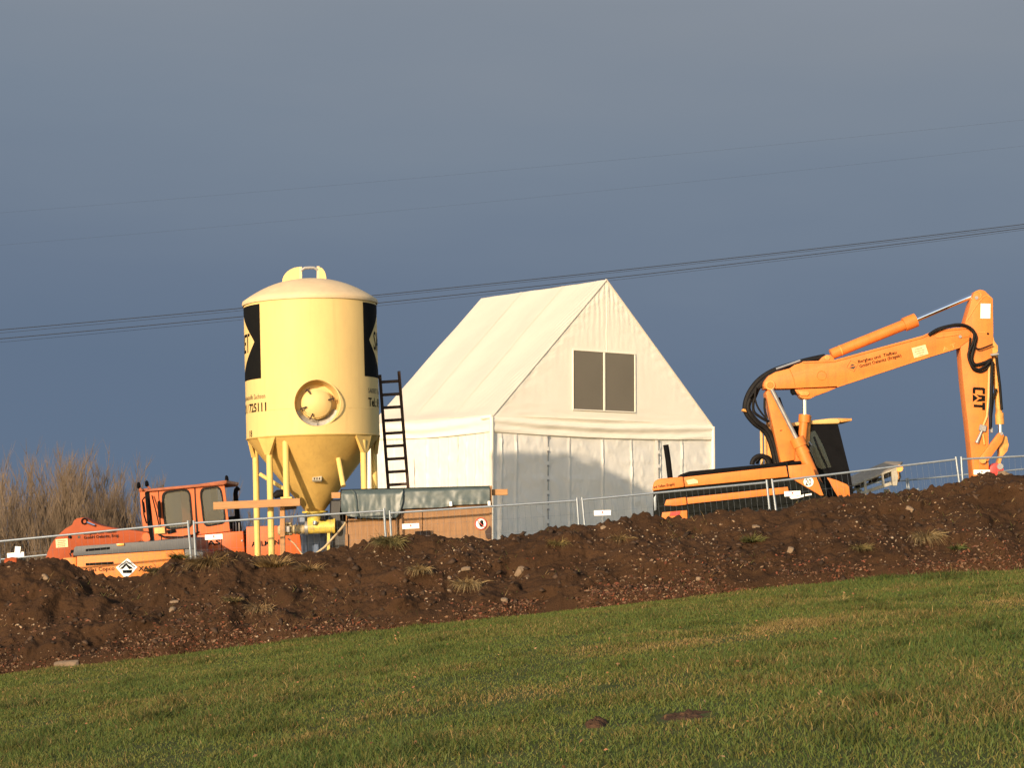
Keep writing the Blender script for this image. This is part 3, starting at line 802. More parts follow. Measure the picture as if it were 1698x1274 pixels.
# ------------------------------------------------------------------ ladder leaning beside the silo
pl_ = W(660, 900, 38.5)
lad = thing('wooden_ladder', 'dark wooden ladder leaning on the silo in front of the tent', 'ladder', (pl_.x, 38.5, float(gz(pl_.x, 38.5))))
def lp(side, py):
    d = 37.75 + 0.65 * (py - 616) / 190
    px = np.interp(py, [616, 666, 760, 806], [629.5, 632.7, 640, 643.7]) if side < 0 else np.interp(py, [616, 666, 760, 806], [661.5, 666.2, 673.6, 676.5])
    if py > 806: px = (643.7 if side < 0 else 676.5) + (py - 806) * 0.078
    return W(px, py, d)
for s_ in (-1, 1):
    a, b = lp(s_, 616 if s_ > 0 else 622), lp(s_, 806)
    dv = (b - a); e = b + dv * ((b.z - lad.location.z) / -dv.z)
    MB().beam(a, e, 0.055, 0.075, (0, 1, 0)).build('stile', M['dark_wood'], lad, bevel=0.006)
for k in range(17):
    py = 633 + 21.35 * k
    a, b = lp(-1, py + 1), lp(1, py - 1)
    if a.z < lad.location.z + 0.2: break
    MB().beam(a, b, 0.035, 0.055, (0, 0, 1)).build('rung', M['dark_wood'], lad, bevel=0.004)
# ------------------------------------------------------------------ tent
TA = R(37.6)
TU, TV = Vector((math.cos(TA), math.sin(TA), 0)), Vector((-math.sin(TA), math.cos(TA), 0))
TN = Vector((math.sin(TA), -math.cos(TA), 0))        # out of the gable
TL = -TU                                             # out of the long side wall
C0 = W(815.5, 690, 47.0); C0.z = 0
TWID, TLEN = 6.89, 5.0
ze = W(820, 691, 47.0).z
zv = W(816, 716, 47.0).z
zr2 = W(1003, 464, 49.1).z
tz = float(gz(C0.x + 1, 49.5))
tent = thing('white_tent', 'large white fabric tent with steep roof and dark gable window', 'tent', (C0.x, C0.y, tz))
def TP(u, v, z, off=0.0, side=0.0):
    return Vector((C0.x, C0.y, z)) + TU * u + TV * v + TN * off + TL * side
def gable_uz(px, py):
    """where a pixel of the photograph meets the gable plane"""
    xr = (px - CX) / F
    # x = xr' * y with pitch handled by iteration
    d = 48.0
    for _ in range(30):
        p = W(px, py, d); k = p.x / d
        s_ = (k * C0.y - C0.x) / (TU.x - k * TU.y); d = C0.y + TU.y * s_
    return s_, W(px, py, d).z
half = TWID / 2
def rafter_sag(v): return -0.045 * abs(math.sin(PI * v / TLEN * 3)) ** 1.5
def roof_side(sgn):
    def fn(i, j):
        v = -0.03 + (TLEN + 0.06) * i
        t = j
        u = half * t if sgn < 0 else TWID - half * t
        z = ze + (zr2 - ze) * t
        pull = math.exp(-v / 0.5)
        w = min(1, (v + 0.03) / 0.15) * 0.014 * math.sin(44 * (v * 0.8 + 0.33 * t * 3.2) + 3 * fb(v * 2, t * 3, 2, 3)) * pull * (1 if 0.02 < t < 0.98 else 0) * (0.35 + fb(t * 5, v, 2, 8) ** 2 * 4)
        v_ = max(v, 0)
        o = rafter_sag(v_) * math.sin(PI * min(1, t * 1.0)) ** 0.5 + w + 0.02 * fb(v * 1.1, t * 4, 3, 4) * min(1, max(v, 0) / 0.3)
        nrm = (TL if sgn < 0 else TU) * 0.77 + Vector((0, 0, 0.64))
        o *= min(1, t * 12)
        bulge = 0.05 * math.exp(-(t / 0.04) ** 2) * math.sin(PI * i)
        return TP(u, v, z) + nrm * (o + bulge)
    return MB().grid(fn, 130, 90)
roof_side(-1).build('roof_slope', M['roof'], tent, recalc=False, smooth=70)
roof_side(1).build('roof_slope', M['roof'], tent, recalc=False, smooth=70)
for sv in (TLEN / 3, TLEN * 2 / 3):
    MB().grid(lambda i, j: TP(half * j, sv - 0.05 + 0.1 * i, ze + (zr2 - ze) * j) + (TL * 0.77 + Vector((0, 0, 0.64))) * (0.008 + rafter_sag(sv - 0.05 + 0.1 * i) * 0 + 0.02 * fb(sv * 1.1, j * 4, 3, 4)), 2, 60).build('roof_seam', M['roof'], tent, recalc=False)
# gable triangle
wu0, wz1 = gable_uz(949.5, 583.5); wu1, wz1b = gable_uz(1050.5, 586.5); wz0 = gable_uz(949, 678.5)[1]
wz1 = (wz1 + wz1b) / 2; wum = gable_uz(1000.5, 630)[0]
def gable_fn(v_out):
    def fn(i, j):
        z = ze - 0.02 + (zr2 - ze) * j
        e0, e1 = half * j, TWID - half * j
        u = e0 + (e1 - e0) * i
        edge = min(u - e0, e1 - u)
        w = 0.005 * fb(u * 9, z * 1.3, 3, 61) * (0.3 + 0.9 * j)
        w += 0.010 * math.sin(u * 40 + 2 * fb(u * 3, z * 2, 2, 7)) * math.exp(-max(0, zr2 - z - 0.1) / 0.5)
        w += 0.024 * fb(u * 2.6 + z * 2.2, z * 5.5 - u * 2, 3, 19) * math.exp(-edge / 0.35)
        w *= min(1, edge / 0.12)
        w += 0.022 * fb(u * 0.8, z * 6, 2, 70) * math.exp(-(z - ze) / 0.25)
        if wu0 - 0.1 < u < wu1 + 0.1 and wz0 - 0.1 < z < wz1 + 0.1: w *= 0.1
        return TP(u, 0 if v_out > 0 else TLEN, z, 0) + TN * (w * v_out + (0.012 if v_out > 0 else 0))
    return fn
MB().grid(gable_fn(1), 150, 130).build('gable', M['tent'], tent, recalc=False, smooth=70)
MB().grid(gable_fn(-1), 20, 20).build('gable', M['tent'], tent, recalc=False, smooth=70)
# edge hem along the gable rake and a seam down the middle
for sgn in (0, 1):
    MB().tube([TP((half * t if sgn == 0 else TWID - half * t), -0.012, ze + (zr2 - ze) * t) for t in [k / 40 for k in range(41)]], 0.024, 8).build('rake_hem', M['roof'], tent)
MB().tube([TP(half + 0.03 * fb(t * 3, 0.5, 2, 4), -0.012, zr2 - 0.05 - (zr2 - wz1) * t * 0.98) for t in [k / 20 for k in range(21)]], 0.008, 6).build('gable_seam', M['tent'], tent)
# window: two mesh screens, white frame and mullion
win = MB()
for a, b, cz, dz in ((wu0 - 0.03, wu1 + 0.03, wz1 + 0.015, 0.03), (wu0 - 0.03, wu1 + 0.03, wz0 - 0.015, 0.03)):
    win.beam(TP(a, 0, cz, 0.03), TP(b, 0, cz, 0.03), 0.03, dz)
for uu in (wu0 - 0.015, wu1 + 0.015):
    win.beam(TP(uu, 0, wz0, 0.031), TP(uu, 0, wz1, 0.031), 0.03, 0.03, TN)
frame = win.build('window_frame', M['tent'], tent, bevel=0.006)
MB().beam(TP(wum, 0, wz0, 0.034), TP(wum, 0, wz1, 0.034), 0.05, 0.03, TN).build('mullion', M['tent'], frame, bevel=0.006)
for a, b in ((wu0, wum - 0.025), (wum + 0.025, wu1)):
    MB().grid(lambda i, j: TP(a + (b - a) * i, 0, wz0 + (wz1 - wz0) * j, 0.026 + 0.008 * math.sin(PI * i) * math.sin(PI * j) + 0.004 * fb(i * 2, j * 3, 2, 3)), 12, 12).build('window_screen', M['screen'], frame, recalc=False)
# valance with its heavy sagging folds
def valance(i, j, length, front):
    a = i * length
    z = zv + (ze + 0.03 - zv) * j
    sag = math.sin(PI * i)
    ph = j * 1.75 + 0.34 * sag + 0.12 * fb(i * 3, j, 2, 30 + front)
    o = 0.035 + 0.050 * math.sin(2 * PI * ph) * (0.3 + 0.7 * j) * (0.25 + 0.75 * sag) + 0.02 * fb(i * 10, j * 3, 3, 33 + front) + 0.05 * j * (1 - j) * sag
    z2 = z - 0.055 * sag * (1 - j) ** 1.5
    return a, z2, o
MB().grid(lambda i, j: (lambda q_: TP(q_[0], 0, q_[1], q_[2]))(valance(i, j, TWID, 0)), 110, 26).build('valance', M['tent'], tent, recalc=False, smooth=70)
def sidev(i, j):
    a, z, o = valance(i, j, TLEN, 1)
    return TP(0, a, z, 0, o * (1 - 0.5 * j) + 0.03 * math.sin(PI * i) * (0.4 + 0.6 * j) - 0.01)
MB().grid(sidev, 90, 24).build('valance', M['tent'], tent, recalc=False, smooth=70)
MB().grid(lambda i, j: TP(TWID, TLEN * i, zv + (ze - zv) * j, 0, -0.0) + TU * 0.03, 8, 3).build('valance', M['tent'], tent, recalc=False)
MB().grid(lambda i, j: TP(TWID * i, TLEN, zv + (ze - zv) * j, -0.03), 8, 3).build('valance', M['tent'], tent, recalc=False)
# walls: laced fabric panels with standing seams and creases
zw0 = tz - 0.05
def wall_panel(a0, a1, side, seams, seed):
    wd = a1 - a0
    nu = max(16, int(wd / 0.035))
    def fn(i, j):
        a = a0 + wd * i; z = zw0 + (zv + 0.06 - zw0) * j
        o = 0.03 * fb(a * 0.9, z * 0.9, 2, seed) + 0.014 * fb(a * 3 + z * 2.2, z * 3.5 - a * 1.5, 3, seed + 1)
        ln = fb(a * 2.2 + z * 3.1, z * 1.2 - a * 0.8, 3, seed + 5)
        o += 0.03 * max(0, 0.12 - abs(ln)) / 0.12 * 0.5
        for sm in seams:
            sp = sm + 0.02 * fb(z * 1.6, sm, 2, seed + 2)
            o += 0.028 * math.exp(-((a - sp) / 0.022) ** 2) - 0.012 * math.exp(-((a - sp - 0.05) / 0.03) ** 2)
        for zc1 in (zv - 0.62, zv - 1.05, zv - 1.6):
            o += 0.018 * math.exp(-((z - zc1 - 0.05 * fb(a * 1.2, zc1, 2, seed + 9)) / 0.03) ** 2) * (0.4 + 0.6 * fb(a * 1.5, zc1, 2, seed + 6))
        o *= 0.35 + 0.65 * min(1, (zv + 0.06 - z) / 0.25)
        o -= 0.02
        return TP(a, 0, z, o) if side == 'front' else (TP(0, a, z, 0, o) if side == 'long' else (TP(TWID, a, z, 0, -o * 0) if side == 'right' else TP(a, TLEN, z, 0)))
    return MB().grid(fn, nu, 60)
su = lambda px, py=760: gable_uz(px, py)[0]
cuts = [0.0, su(906.5), su(1090), TWID]
seams = [[0.28, su(857)], [su(945), su(1000), su(1048)], [su(1096), su(1131)]]
for k in range(3):
    wall_panel(cuts[k] + 0.006, cuts[k + 1] - 0.006, 'front', seams[k], 100 + k * 10).build('wall_panel', M['wall'], tent, recalc=False, smooth=70)
for k in (1, 2):
    lc = MB()
    zc_ = zv - 0.08
    while zc_ > zw0 + 0.3:
        lc.box(TP(cuts[k] + 0.03, 0, zc_, 0.02), (0.05, 0.02, 0.05), Matrix.Rotation(TA, 3, 'Z'))
        lc.box(TP(cuts[k] + 0.03, 0, zc_ - 0.13, 0.016), (0.018, 0.012, 0.2), Matrix.Rotation(TA, 3, 'Z'))
        zc_ -= 0.34
    lc.build('lacing', M['steel'], tent)
    MB().grid(lambda i, j: TP(cuts[k] - 0.07 + 0.14 * i, 0, zw0 + (zv - zw0) * j, 0.006 + 0.006 * math.sin(j * 50)), 2, 60).build('lacing_flap', M['wall'], tent, recalc=False)
lcuts = [0.0, 1.35, 3.1, TLEN]
lseams = [[0.3, 0.62, 1.0], [1.7, 2.1, 2.6], [3.5, 4.0, 4.5]]
for k in range(3):
    wall_panel(lcuts[k] + 0.006, lcuts[k + 1] - 0.006, 'long', lseams[k], 200 + k * 10).build('wall_panel', M['wall'], tent, recalc=False, smooth=70)
wall_panel(0, TLEN, 'right', [], 300).build('wall_panel', M['wall'], tent, recalc=False)
wall_panel(0, TWID, 'back', [], 310).build('wall_panel', M['wall'], tent, recalc=False)
for u, v in ((0.0, 0.0), (TWID, 0.0), (0, TLEN), (TWID, TLEN)):
    cpl_ = TP(u, v, zw0, 0.02 if v == 0 else -0.02, 0.02 if u == 0 else -0.02)
    MB().tube([cpl_, Vector((cpl_.x, cpl_.y, ze - 0.02))], 0.05, 12).build('corner_pole', M['tent'], tent)
MB().tube([TP(0, -0.0, ze, 0.03), TP(0, 0.3, ze - 0.02, 0, 0.06)], 0.05, 10).build('corner_cap', M['tent'], tent)

# ------------------------------------------------------------------ excavator
DE = 39.0
pe = W(1240, 850, DE + 1.2); ge = float(gz(pe.x, DE + 1.2))
exc = thing('wheeled_excavator', 'yellow orange wheeled excavator with raised boom parked behind the earth bank', 'excavator', (pe.x, DE + 1.2, ge))
def ex(name, px, d, t, m='exc', parent=None, bevel=0.012, seg=2, back=0.0, **k):
    mb = MB().trace(px, d, t)
    if back:                                  # the tail is rounded off in plan towards the far side
        xm = W(1160, 830, d).x
        for v in mb.v:
            if v.y > d + t * 0.6 and v.x < xm: v.x += back
    return mb.build(name, M[m] if isinstance(m, str) else m, parent or exc, bevel=bevel, seg=seg, **k)
# upper structure: dark core, painted panels standing proud of it
ex('engine_bay', [(1083, 806), (1135, 795), (1305, 778), (1345, 776), (1372, 812), (1366, 850), (1320, 862), (1140, 876), (1083, 872)], DE + 0.05, 2.35, 'grille', bevel=0.01, back=0.42)
cw = ex('counterweight', [(1081.5, 812), (1083.5, 801), (1087.5, 796.5), (1095, 794), (1132.5, 790.8), (1135, 808), (1110, 811), (1082, 814.5)], DE - 0.02, 2.5, bevel=0.05, seg=3, back=0.42)
ex('corner_bumper', [(1101, 839), (1104.5, 829), (1137.5, 824.5), (1139, 837.5), (1120, 839.5)], DE - 0.01, 2.4, bevel=0.02, back=0.42)
ex('lower_skirt', [(1097, 857), (1098, 850), (1139.5, 846.5), (1140, 864), (1097, 865)], DE - 0.005, 2.4, bevel=0.015, back=0.42)
ex('red_reflector', [(1110, 856), (1112, 849.5), (1128, 848), (1127, 855)], DE - 0.02, 0.012, 'red', bevel=0)
ex('chrome_trim', [(1084, 826), (1088, 820), (1088.5, 846), (1085, 848)], DE + 0.02, 0.02, 'galv', bevel=0.003)
ex('upper_panel', [(1133.8, 791.5), (1303.5, 772.8), (1307, 791), (1136, 807.8)], DE - 0.01, 0.08)
ex('door_panel', [(1305.2, 772.6), (1344.5, 769.5), (1353, 789), (1366, 822), (1361, 822.5), (1308.6, 791.6)], DE - 0.012, 0.10)
ex('mid_band', [(1139, 825.5), (1306.5, 807.5), (1308.5, 818.5), (1140.5, 836.5)], DE - 0.008, 0.08)
ex('side_vent', [(1139, 810.5), (1300, 793.5), (1304, 806), (1139, 822.5)], DE + 0.02, 0.05, 'grille', bevel=0.004)
ex('lower_vent', [(1142, 839.5), (1300, 821), (1312, 835), (1142, 852)], DE + 0.02, 0.05, 'grille', bevel=0.004)
ex('hood', [(1137, 790.5), (1138.5, 785), (1143.5, 782), (1328, 764.3), (1330.5, 769), (1304, 772.5)], DE + 0.1, 2.1, 'black', bevel=0.03)
ex('panel_gap', [(1303.6, 766), (1305.4, 765.8), (1308.8, 792), (1306.8, 792)], DE - 0.02, 0.03, 'grille', bevel=0)
st = MB().tube([W(1104, 738, 40.2), W(1107.5, 760, 40.2), W(1112, 800, 40.2)], 0.055, 14).build('exhaust_stack', M['black'], exc)
letters_px('und Tiefbau (Erzgeb)', (1083.5, 810.5), (1119, 805), DE - 0.028, 4.4, M['emblem'], exc, 0.012)
ex('worn_sticker', [(1138, 797), (1150, 794.5), (1157, 797), (1157.5, 801.5), (1141, 804)], DE - 0.018, 0.006, 'cream', bevel=0)
c = W(1340.8, 799.5, DE - 0.016)
sp_ = MB().disc(c + Vector((0, 0.004, 0)), (0, -1, 0), 0.095, 0.006, 32).build('speed_sign', M['white'], exc)
letters('20', lambda x, y: c + Vector(((x - 0.56) * 0.118, -0.006, (y - 0.36) * 0.175)), M['emblem'], sp_, 0.012)
# cab on the far side: pillars, roof, tinted panes, seat
D1, D2 = 40.15, 41.3
cabo = [(1311, 705), (1389, 702), (1410, 786), (1416, 822), (1364, 826), (1336, 776), (1311, 765)]
hole1 = [(1339, 718), (1352, 714), (1366, 740), (1379, 775), (1357, 779), (1343, 748)]
w2 = lambda L, d: [(W(x, y, d).x, W(x, y, d).z) for x, y in L]
cab = MB().holed(w2(cabo, D1), [w2(hole1, D1)], D1, D1 + 0.05).build('cab_side', M['black'], exc)
hole2 = [(1330, 716), (1369, 712), (1386, 776), (1350, 780), (1335, 750)]
MB().holed(w2(cabo, D1), [w2(hole2, D2)], D2 - 0.05, D2).build('cab_side', M['black'], exc)
ex('side_pane', hole1, D1 + 0.02, 0.008, 'tinted', cab, bevel=0)
ex('side_pane', hole2, D2 - 0.02, 0.008, 'tinted', cab, bevel=0)
fr = [W(1388.5, 703.5, D1), W(1409.8, 786, D1), W(1415.5, 822, D1)]
wf = MB()
for k in range(2):
    wf.add([fr[k] + Vector((-0.01, 0.05, 0)), fr[k + 1] + Vector((-0.01, 0.05, 0)), fr[k + 1] + Vector((-0.01, 1.1, 0)), fr[k] + Vector((-0.01, 1.1, 0))], [(0, 1, 2, 3)])
wf.build('windscreen', M['tinted'], exc)
bk = [W(1312, 705, D1), W(1312, 765, D1)]
MB().box(((bk[0] + bk[1]) / 2) + Vector((0.02, 0.55, 0)), (0.04, 1.05, bk[0].z - bk[1].z)).build('cab_rear', M['black'], exc)
MB().trace([(1336, 776), (1410, 786), (1416, 822), (1364, 826)], D1 + 0.06, 1.0).build('cab_floor', M['black'], exc)
ex('roof', [(1306, 706.5), (1311, 701.5), (1376, 694), (1388, 693.5), (1394.5, 697.5), (1392, 702.8), (1340, 704), (1311, 708)], D1 - 0.05, 1.25, 'exc_pale', bevel=0.03, seg=3)
ex('sun_visor', [(1384, 693.8), (1412.3, 694.2), (1412.8, 698), (1394, 700.5)], D1 - 0.02, 1.15, 'exc_worn', bevel=0.008)
ex('wiper', [(1349, 725), (1351, 724), (1362, 752), (1374, 777), (1372, 778), (1360, 753)], D1 - 0.03, 0.02, 'black', bevel=0)
seat = MB().trace([(1352, 742), (1362, 740), (1368, 758), (1372, 775), (1386, 776), (1387, 783), (1362, 786)], D1 + 0.3, 0.5).build('operator_seat', M['seat'], exc, bevel=0.03, seg=2)
MB().torus(W(1372, 768, D1 + 0.5), (0.5, 0, 0.85), 0.19, 0.018, 24, 6).build('steering_wheel', M['seat'], exc)
ex('cab_foot_panel', [(1371, 792), (1386, 796), (1404.5, 803.5), (1408.5, 808), (1409.5, 824), (1390, 826), (1380, 808)], D1 - 0.07, 0.06)
ex('dark_recess_plate', [(1357, 776), (1372, 783), (1384, 800), (1392, 826), (1366, 827)], D1 - 0.05, 0.03, 'grille', bevel=0)  # flat plate, the dark of a recess put into its colour
MB().tube([W(1364, 805, 39.6), W(1370, 812, 39.6), W(1376, 826, 39.6)], 0.03, 8).build('hose', M['rubber'], exc)
MB().tube([W(1341, 733, D1 - 0.08), W(1346, 739, D1 - 0.08)], 0.02, 8).build('cab_handle', M['galv'], exc)
MB().tube([W(1335, 738, 39.9), W(1350, 775, 39.9), W(1357, 792, 39.9)], 0.045, 8).build('hand_rail', M['black'], exc)
# air intake pipes and hose hoop at the back of the boom
for px in (1262.5, 1268.5, 1272.5):
    MB().tube([W(px, 713 + (px - 1262) * 0.5, 40.9), W(px + 1, 775, 40.9)], 0.03 if px < 1264 else 0.022, 8).build('rail', M['exc_pale'], exc)
ex('rear_plate', [(1271, 700), (1279, 696), (1290, 772), (1274, 774)], 40.6, 0.1, 'exc_worn', bevel=0.01)
MB().torus(W(1261.5, 771, 40.3), (0, 1, 0), 0.17, 0.05, 24, 8, PI, 2 * PI).build('air_hose', M['rubber'], exc)
MB().torus(W(1268, 770, 40.6), (0, 1, 0), 0.15, 0.035, 24, 8, PI, 2 * PI).build('air_hose', M['rubber'], exc)
# boom base
DBm = 39.75
ex('boom_base', [(1270, 652), (1274, 645), (1282, 644), (1286, 652), (1319, 728), (1318, 763), (1295, 767), (1284, 717), (1272, 662)], DBm + 0.03, 0.48, bevel=0.015)
ex('pivot_bracket', [(1316.5, 727), (1326, 726), (1331, 745), (1333, 767), (1317, 765)], DBm + 0.06, 0.42, bevel=0.012)
ex('worn_patch', [(1293.2, 713.6), (1297, 713.2), (1297, 714.6), (1293.2, 715)], DBm + 0.026, 0.01, 'grille', bevel=0)
def cyl(name, a, b, r, m, d0=None, parent=None, n=18):
    return MB().tube([a, b], r, n).build(name, M[m], parent or exc, smooth=40)
cyl('lift_rod', W(1279.5, 646, 39.68), W(1322, 730, 39.68), 0.042, 'steel')
lc_ = cyl('lift_cylinder', W(1322, 729, 39.6), W(1361, 820, 39.5), 0.118, 'exc')
cyl('cylinder_gland', W(1321, 727, 39.6), W(1327, 741, 39.59), 0.14, 'exc', parent=lc_)
cyl('cylinder_gland', W(1330, 748, 39.59), W(1333, 754, 39.58), 0.13, 'exc', parent=lc_)
cyl('lift_rod', W(1290, 660, 40.3), W(1300, 690, 40.3), 0.045, 'black')
ac = cyl('adjust_cylinder', W(1334, 690, 40.0), W(1329, 740, 39.95), 0.085, 'exc')
cyl('cylinder_gland', W(1334.3, 688, 40.0), W(1333.6, 701, 40.0), 0.115, 'exc', parent=ac)
cyl('adjust_cylinder', W(1341, 690, 40.15), W(1337, 740, 40.1), 0.055, 'exc_worn')
cyl('adjust_rod', W(1334, 655, 40.0), W(1334.3, 690, 40.0), 0.04, 'chrome')
MB().disc(W(1334, 653, 39.82), (0, 1, 0), 0.10, 0.36, 20).build('rod_eye', M['exc_worn'], exc, bevel=0.01)
# main boom
boom = ex('main_boom', [(1266, 640), (1268, 632), (1275, 623), (1286, 617), (1309, 611), (1318, 605), (1331, 601), (1360, 600.5), (1382, 599), (1430, 585.5), (1480, 572), (1529, 558.5), (1549, 549.5), (1566, 546.5), (1585, 544.8),
       (1602, 545), (1609, 549), (1611.5, 556), (1610, 562), (1592, 575.5), (1560, 585), (1526, 595.5), (1460, 617), (1388, 641), (1310, 644.5), (1279, 645), (1268, 645)], DBm, 0.46, bevel=0.014)
ex('boom_flange', [(1382, 597.5), (1529, 557), (1549, 548), (1585, 543.3), (1603, 543.5), (1603, 545.5), (1550, 551), (1530, 560.5), (1383, 600.5), (1331, 602), (1331, 599.6)], DBm - 0.02, 0.5, 'exc', boom, bevel=0.004)
ex('lower_flange', [(1388, 640.5), (1526, 595), (1592, 575), (1592.5, 576.6), (1527, 597), (1389, 642.3)], DBm - 0.015, 0.49, 'exc', boom, bevel=0)
ex('cylinder_lug', [(1318, 646), (1324, 645.5), (1388, 643), (1372, 650), (1352, 657), (1344, 661.5), (1334, 662), (1326, 655), (1322, 653)], DBm + 0.05, 0.36, 'exc', boom, bevel=0.012)
ex('lug_plate', [(1322, 648), (1340, 649), (1343, 653), (1339, 656.5), (1328, 656)], DBm + 0.02, 0.05, 'exc_worn', boom, bevel=0.006)
ex('dark_fitting', [(1312, 646), (1322, 646), (1327, 652), (1316, 655), (1313, 651)], DBm + 0.1, 0.2, 'black', boom, bevel=0.01)
for (px, py, r, m) in ((1276.7, 639, 0.10, 'exc_worn'), (1276.7, 639, 0.06, 'exc'), (1614, 566, 0.0, 'exc')):
    if r: MB().disc(W(px, py, DBm - 0.0), (0, -1, 0), r, 0.03 if r > 0.08 else 0.045, 24).build('pivot_pin', M[m], boom, bevel=0.006)
MB().torus(W(1362.3, 623, DBm - 0.002), (0, 1, 0), 0.088, 0.008, 28, 6).build('weld_ring', M['exc'], boom)
ex('tip_plate', [(1552, 558.5), (1590, 552.5), (1603, 549), (1609, 552), (1608, 558), (1592, 561), (1590, 555.5), (1553, 561)], DBm - 0.015, 0.02, 'exc', boom, bevel=0.004)
MB().disc(W(1592, 558.5, DBm - 0.015), (0, -1, 0), 0.03, 0.012, 16).build('tip_pin', M['steel'], boom)
MB().tube([W(1309, 612, DBm - 0.004), W(1316, 628, DBm - 0.004), W(1318, 641, DBm - 0.004)], 0.008, 6).build('weld_bead', M['exc'], boom)
nb = ex('notice_plate', [(1511.5, 577.5), (1534.5, 571.5), (1539.5, 587), (1516, 594)], DBm - 0.008, 0.006, 'cream', boom, bevel=0)
for k, (t0, t1) in enumerate(((0.2, 0.75), (0.12, 0.85), (0.2, 0.8), (0.3, 0.7))):
    y0 = 580 + k * 3.4; x0 = 1513 + k * 1.0
    MB().trace([(x0 + 22 * t0, y0 - 5.6 * t0 + 0.8), (x0 + 22 * t1, y0 - 5.6 * t1 + 0.8), (x0 + 22 * t1, y0 - 5.6 * t1 + 1.7), (x0 + 22 * t0, y0 - 5.6 * t0 + 1.7)], DBm - 0.011, 0.002).build('print_line', M['print_faint'], nb)
letters_px('Bergbau und  Tiefbau', (1423, 602.5), (1487, 586.5), DBm - 0.005, 5.0, M['emblem'], boom, 0.022)
letters_px('GmbH Oelsnitz (Erzgeb)', (1425.5, 610), (1495, 591.5), DBm - 0.005, 5.0, M['emblem'], boom, 0.022)
dm = W(1413.5, 607, DBm - 0.004)
dmr = MB()
for k in range(4):
    a0_, a1_ = PI / 2 * k + 0.25, PI / 2 * (k + 1) + 0.25
    dmr.beam(dm + Vector((math.cos(a0_), 0, math.sin(a0_))) * 0.115, dm + Vector((math.cos(a1_), 0, math.sin(a1_))) * 0.115, 0.003, 0.010, (0, 1, 0))
dmr.build('emblem', M['print'], boom)
MB().prism([(dm.x - 0.075, dm.z - 0.03), (dm.x + 0.075, dm.z - 0.0), (dm.x + 0.02, dm.z - 0.065)], dm.y - 0.001, dm.y + 0.003).build('emblem', M['print'], boom, smooth=0)
MB().prism([(dm.x - 0.05, dm.z - 0.01), (dm.x - 0.005, dm.z + 0.04), (dm.x + 0.05, dm.z + 0.015)], dm.y - 0.001, dm.y + 0.003).build('emblem', M['print'], boom, smooth=0)
for s0, x0, y0 in (('A', 1564, 582.5), ('T', 1577, 578)):
    letters_px(s0, (x0, y0), (x0 + 9, y0 - 3), DBm - 0.005, 6.5, M['exc_worn'], boom, 0.01)
# stick cylinder above the boom
DC = 39.98
sc = cyl('stick_cylinder', W(1378, 588, DC), W(1516, 532, DC), 0.105, 'exc', n=22)
cyl('cylinder_gland', W(1499, 538.8, DC), W(1519, 530.6, DC), 0.138, 'exc', parent=sc)
cyl('cylinder_band', W(1393, 582, DC), W(1394.5, 581.4, DC), 0.112, 'exc_worn', parent=sc)
cyl('stick_rod', W(1519, 530.6, DC), W(1618, 488.5, DC), 0.048, 'chrome')
ex('cylinder_lug', [(1358, 599), (1364, 592), (1371, 588.5), (1378, 589), (1383, 594), (1384, 600)], DC - 0.16, 0.32, 'exc', boom, bevel=0.01)
MB().disc(W(1371.5, 593.5, DC - 0.16), (0, -1, 0), 0.05, 0.02, 18).build('lug_pin', M['exc_worn'], boom)
# stick
stick = ex('stick', [(1601, 534), (1609, 505), (1614, 488), (1618, 482.5), (1625, 480), (1633, 482), (1646.5, 495.5), (1647.3, 552), (1644, 600), (1641, 640), (1639.5, 700), (1639.5, 797), (1614.5, 797), (1606, 712), (1597, 632), (1592.5, 577), (1595, 560)], DBm + 0.02, 0.40, bevel=0.012)
MB().tube([W(1601.5, 534, DBm + 0.016), W(1624, 500, DBm + 0.016), W(1632, 491.5, DBm + 0.016), W(1637, 490, DBm + 0.016), W(1646, 496, DBm + 0.016)], 0.009, 6).build('weld_bead', M['exc_worn'], stick)
MB().torus(W(1620.5, 490, DBm + 0.018), (0, 1, 0), 0.075, 0.009, 20, 6, -2.4, 2.4).build('weld_ring', M['exc_worn'], stick)
MB().disc(W(1619, 494, DBm + 0.02), (0, -1, 0), 0.035, 0.02, 16).build('pin', M['steel'], stick)
ex('white_notice', [(1626.2, 503.5), (1642.5, 503.8), (1642, 528.2), (1625.8, 528)], DBm + 0.012, 0.006, 'white', stick, bevel=0)
MB().tube([W(1622, 551.5, DBm + 0.018), W(1630, 551, DBm + 0.018), W(1638, 553, DBm + 0.018)], 0.007, 6).build('grease_line', M['exc_worn'], stick)
MB().disc(W(1638, 553.5, DBm + 0.018), (0, -1, 0), 0.02, 0.02, 10).build('grease_nipple', M['black'], stick)
ex('pin_boss', [(1646, 552), (1649, 566), (1655, 574), (1655, 583), (1648, 590), (1644, 590)], DBm + 0.04, 0.36, 'exc_worn', stick, bevel=0.01)
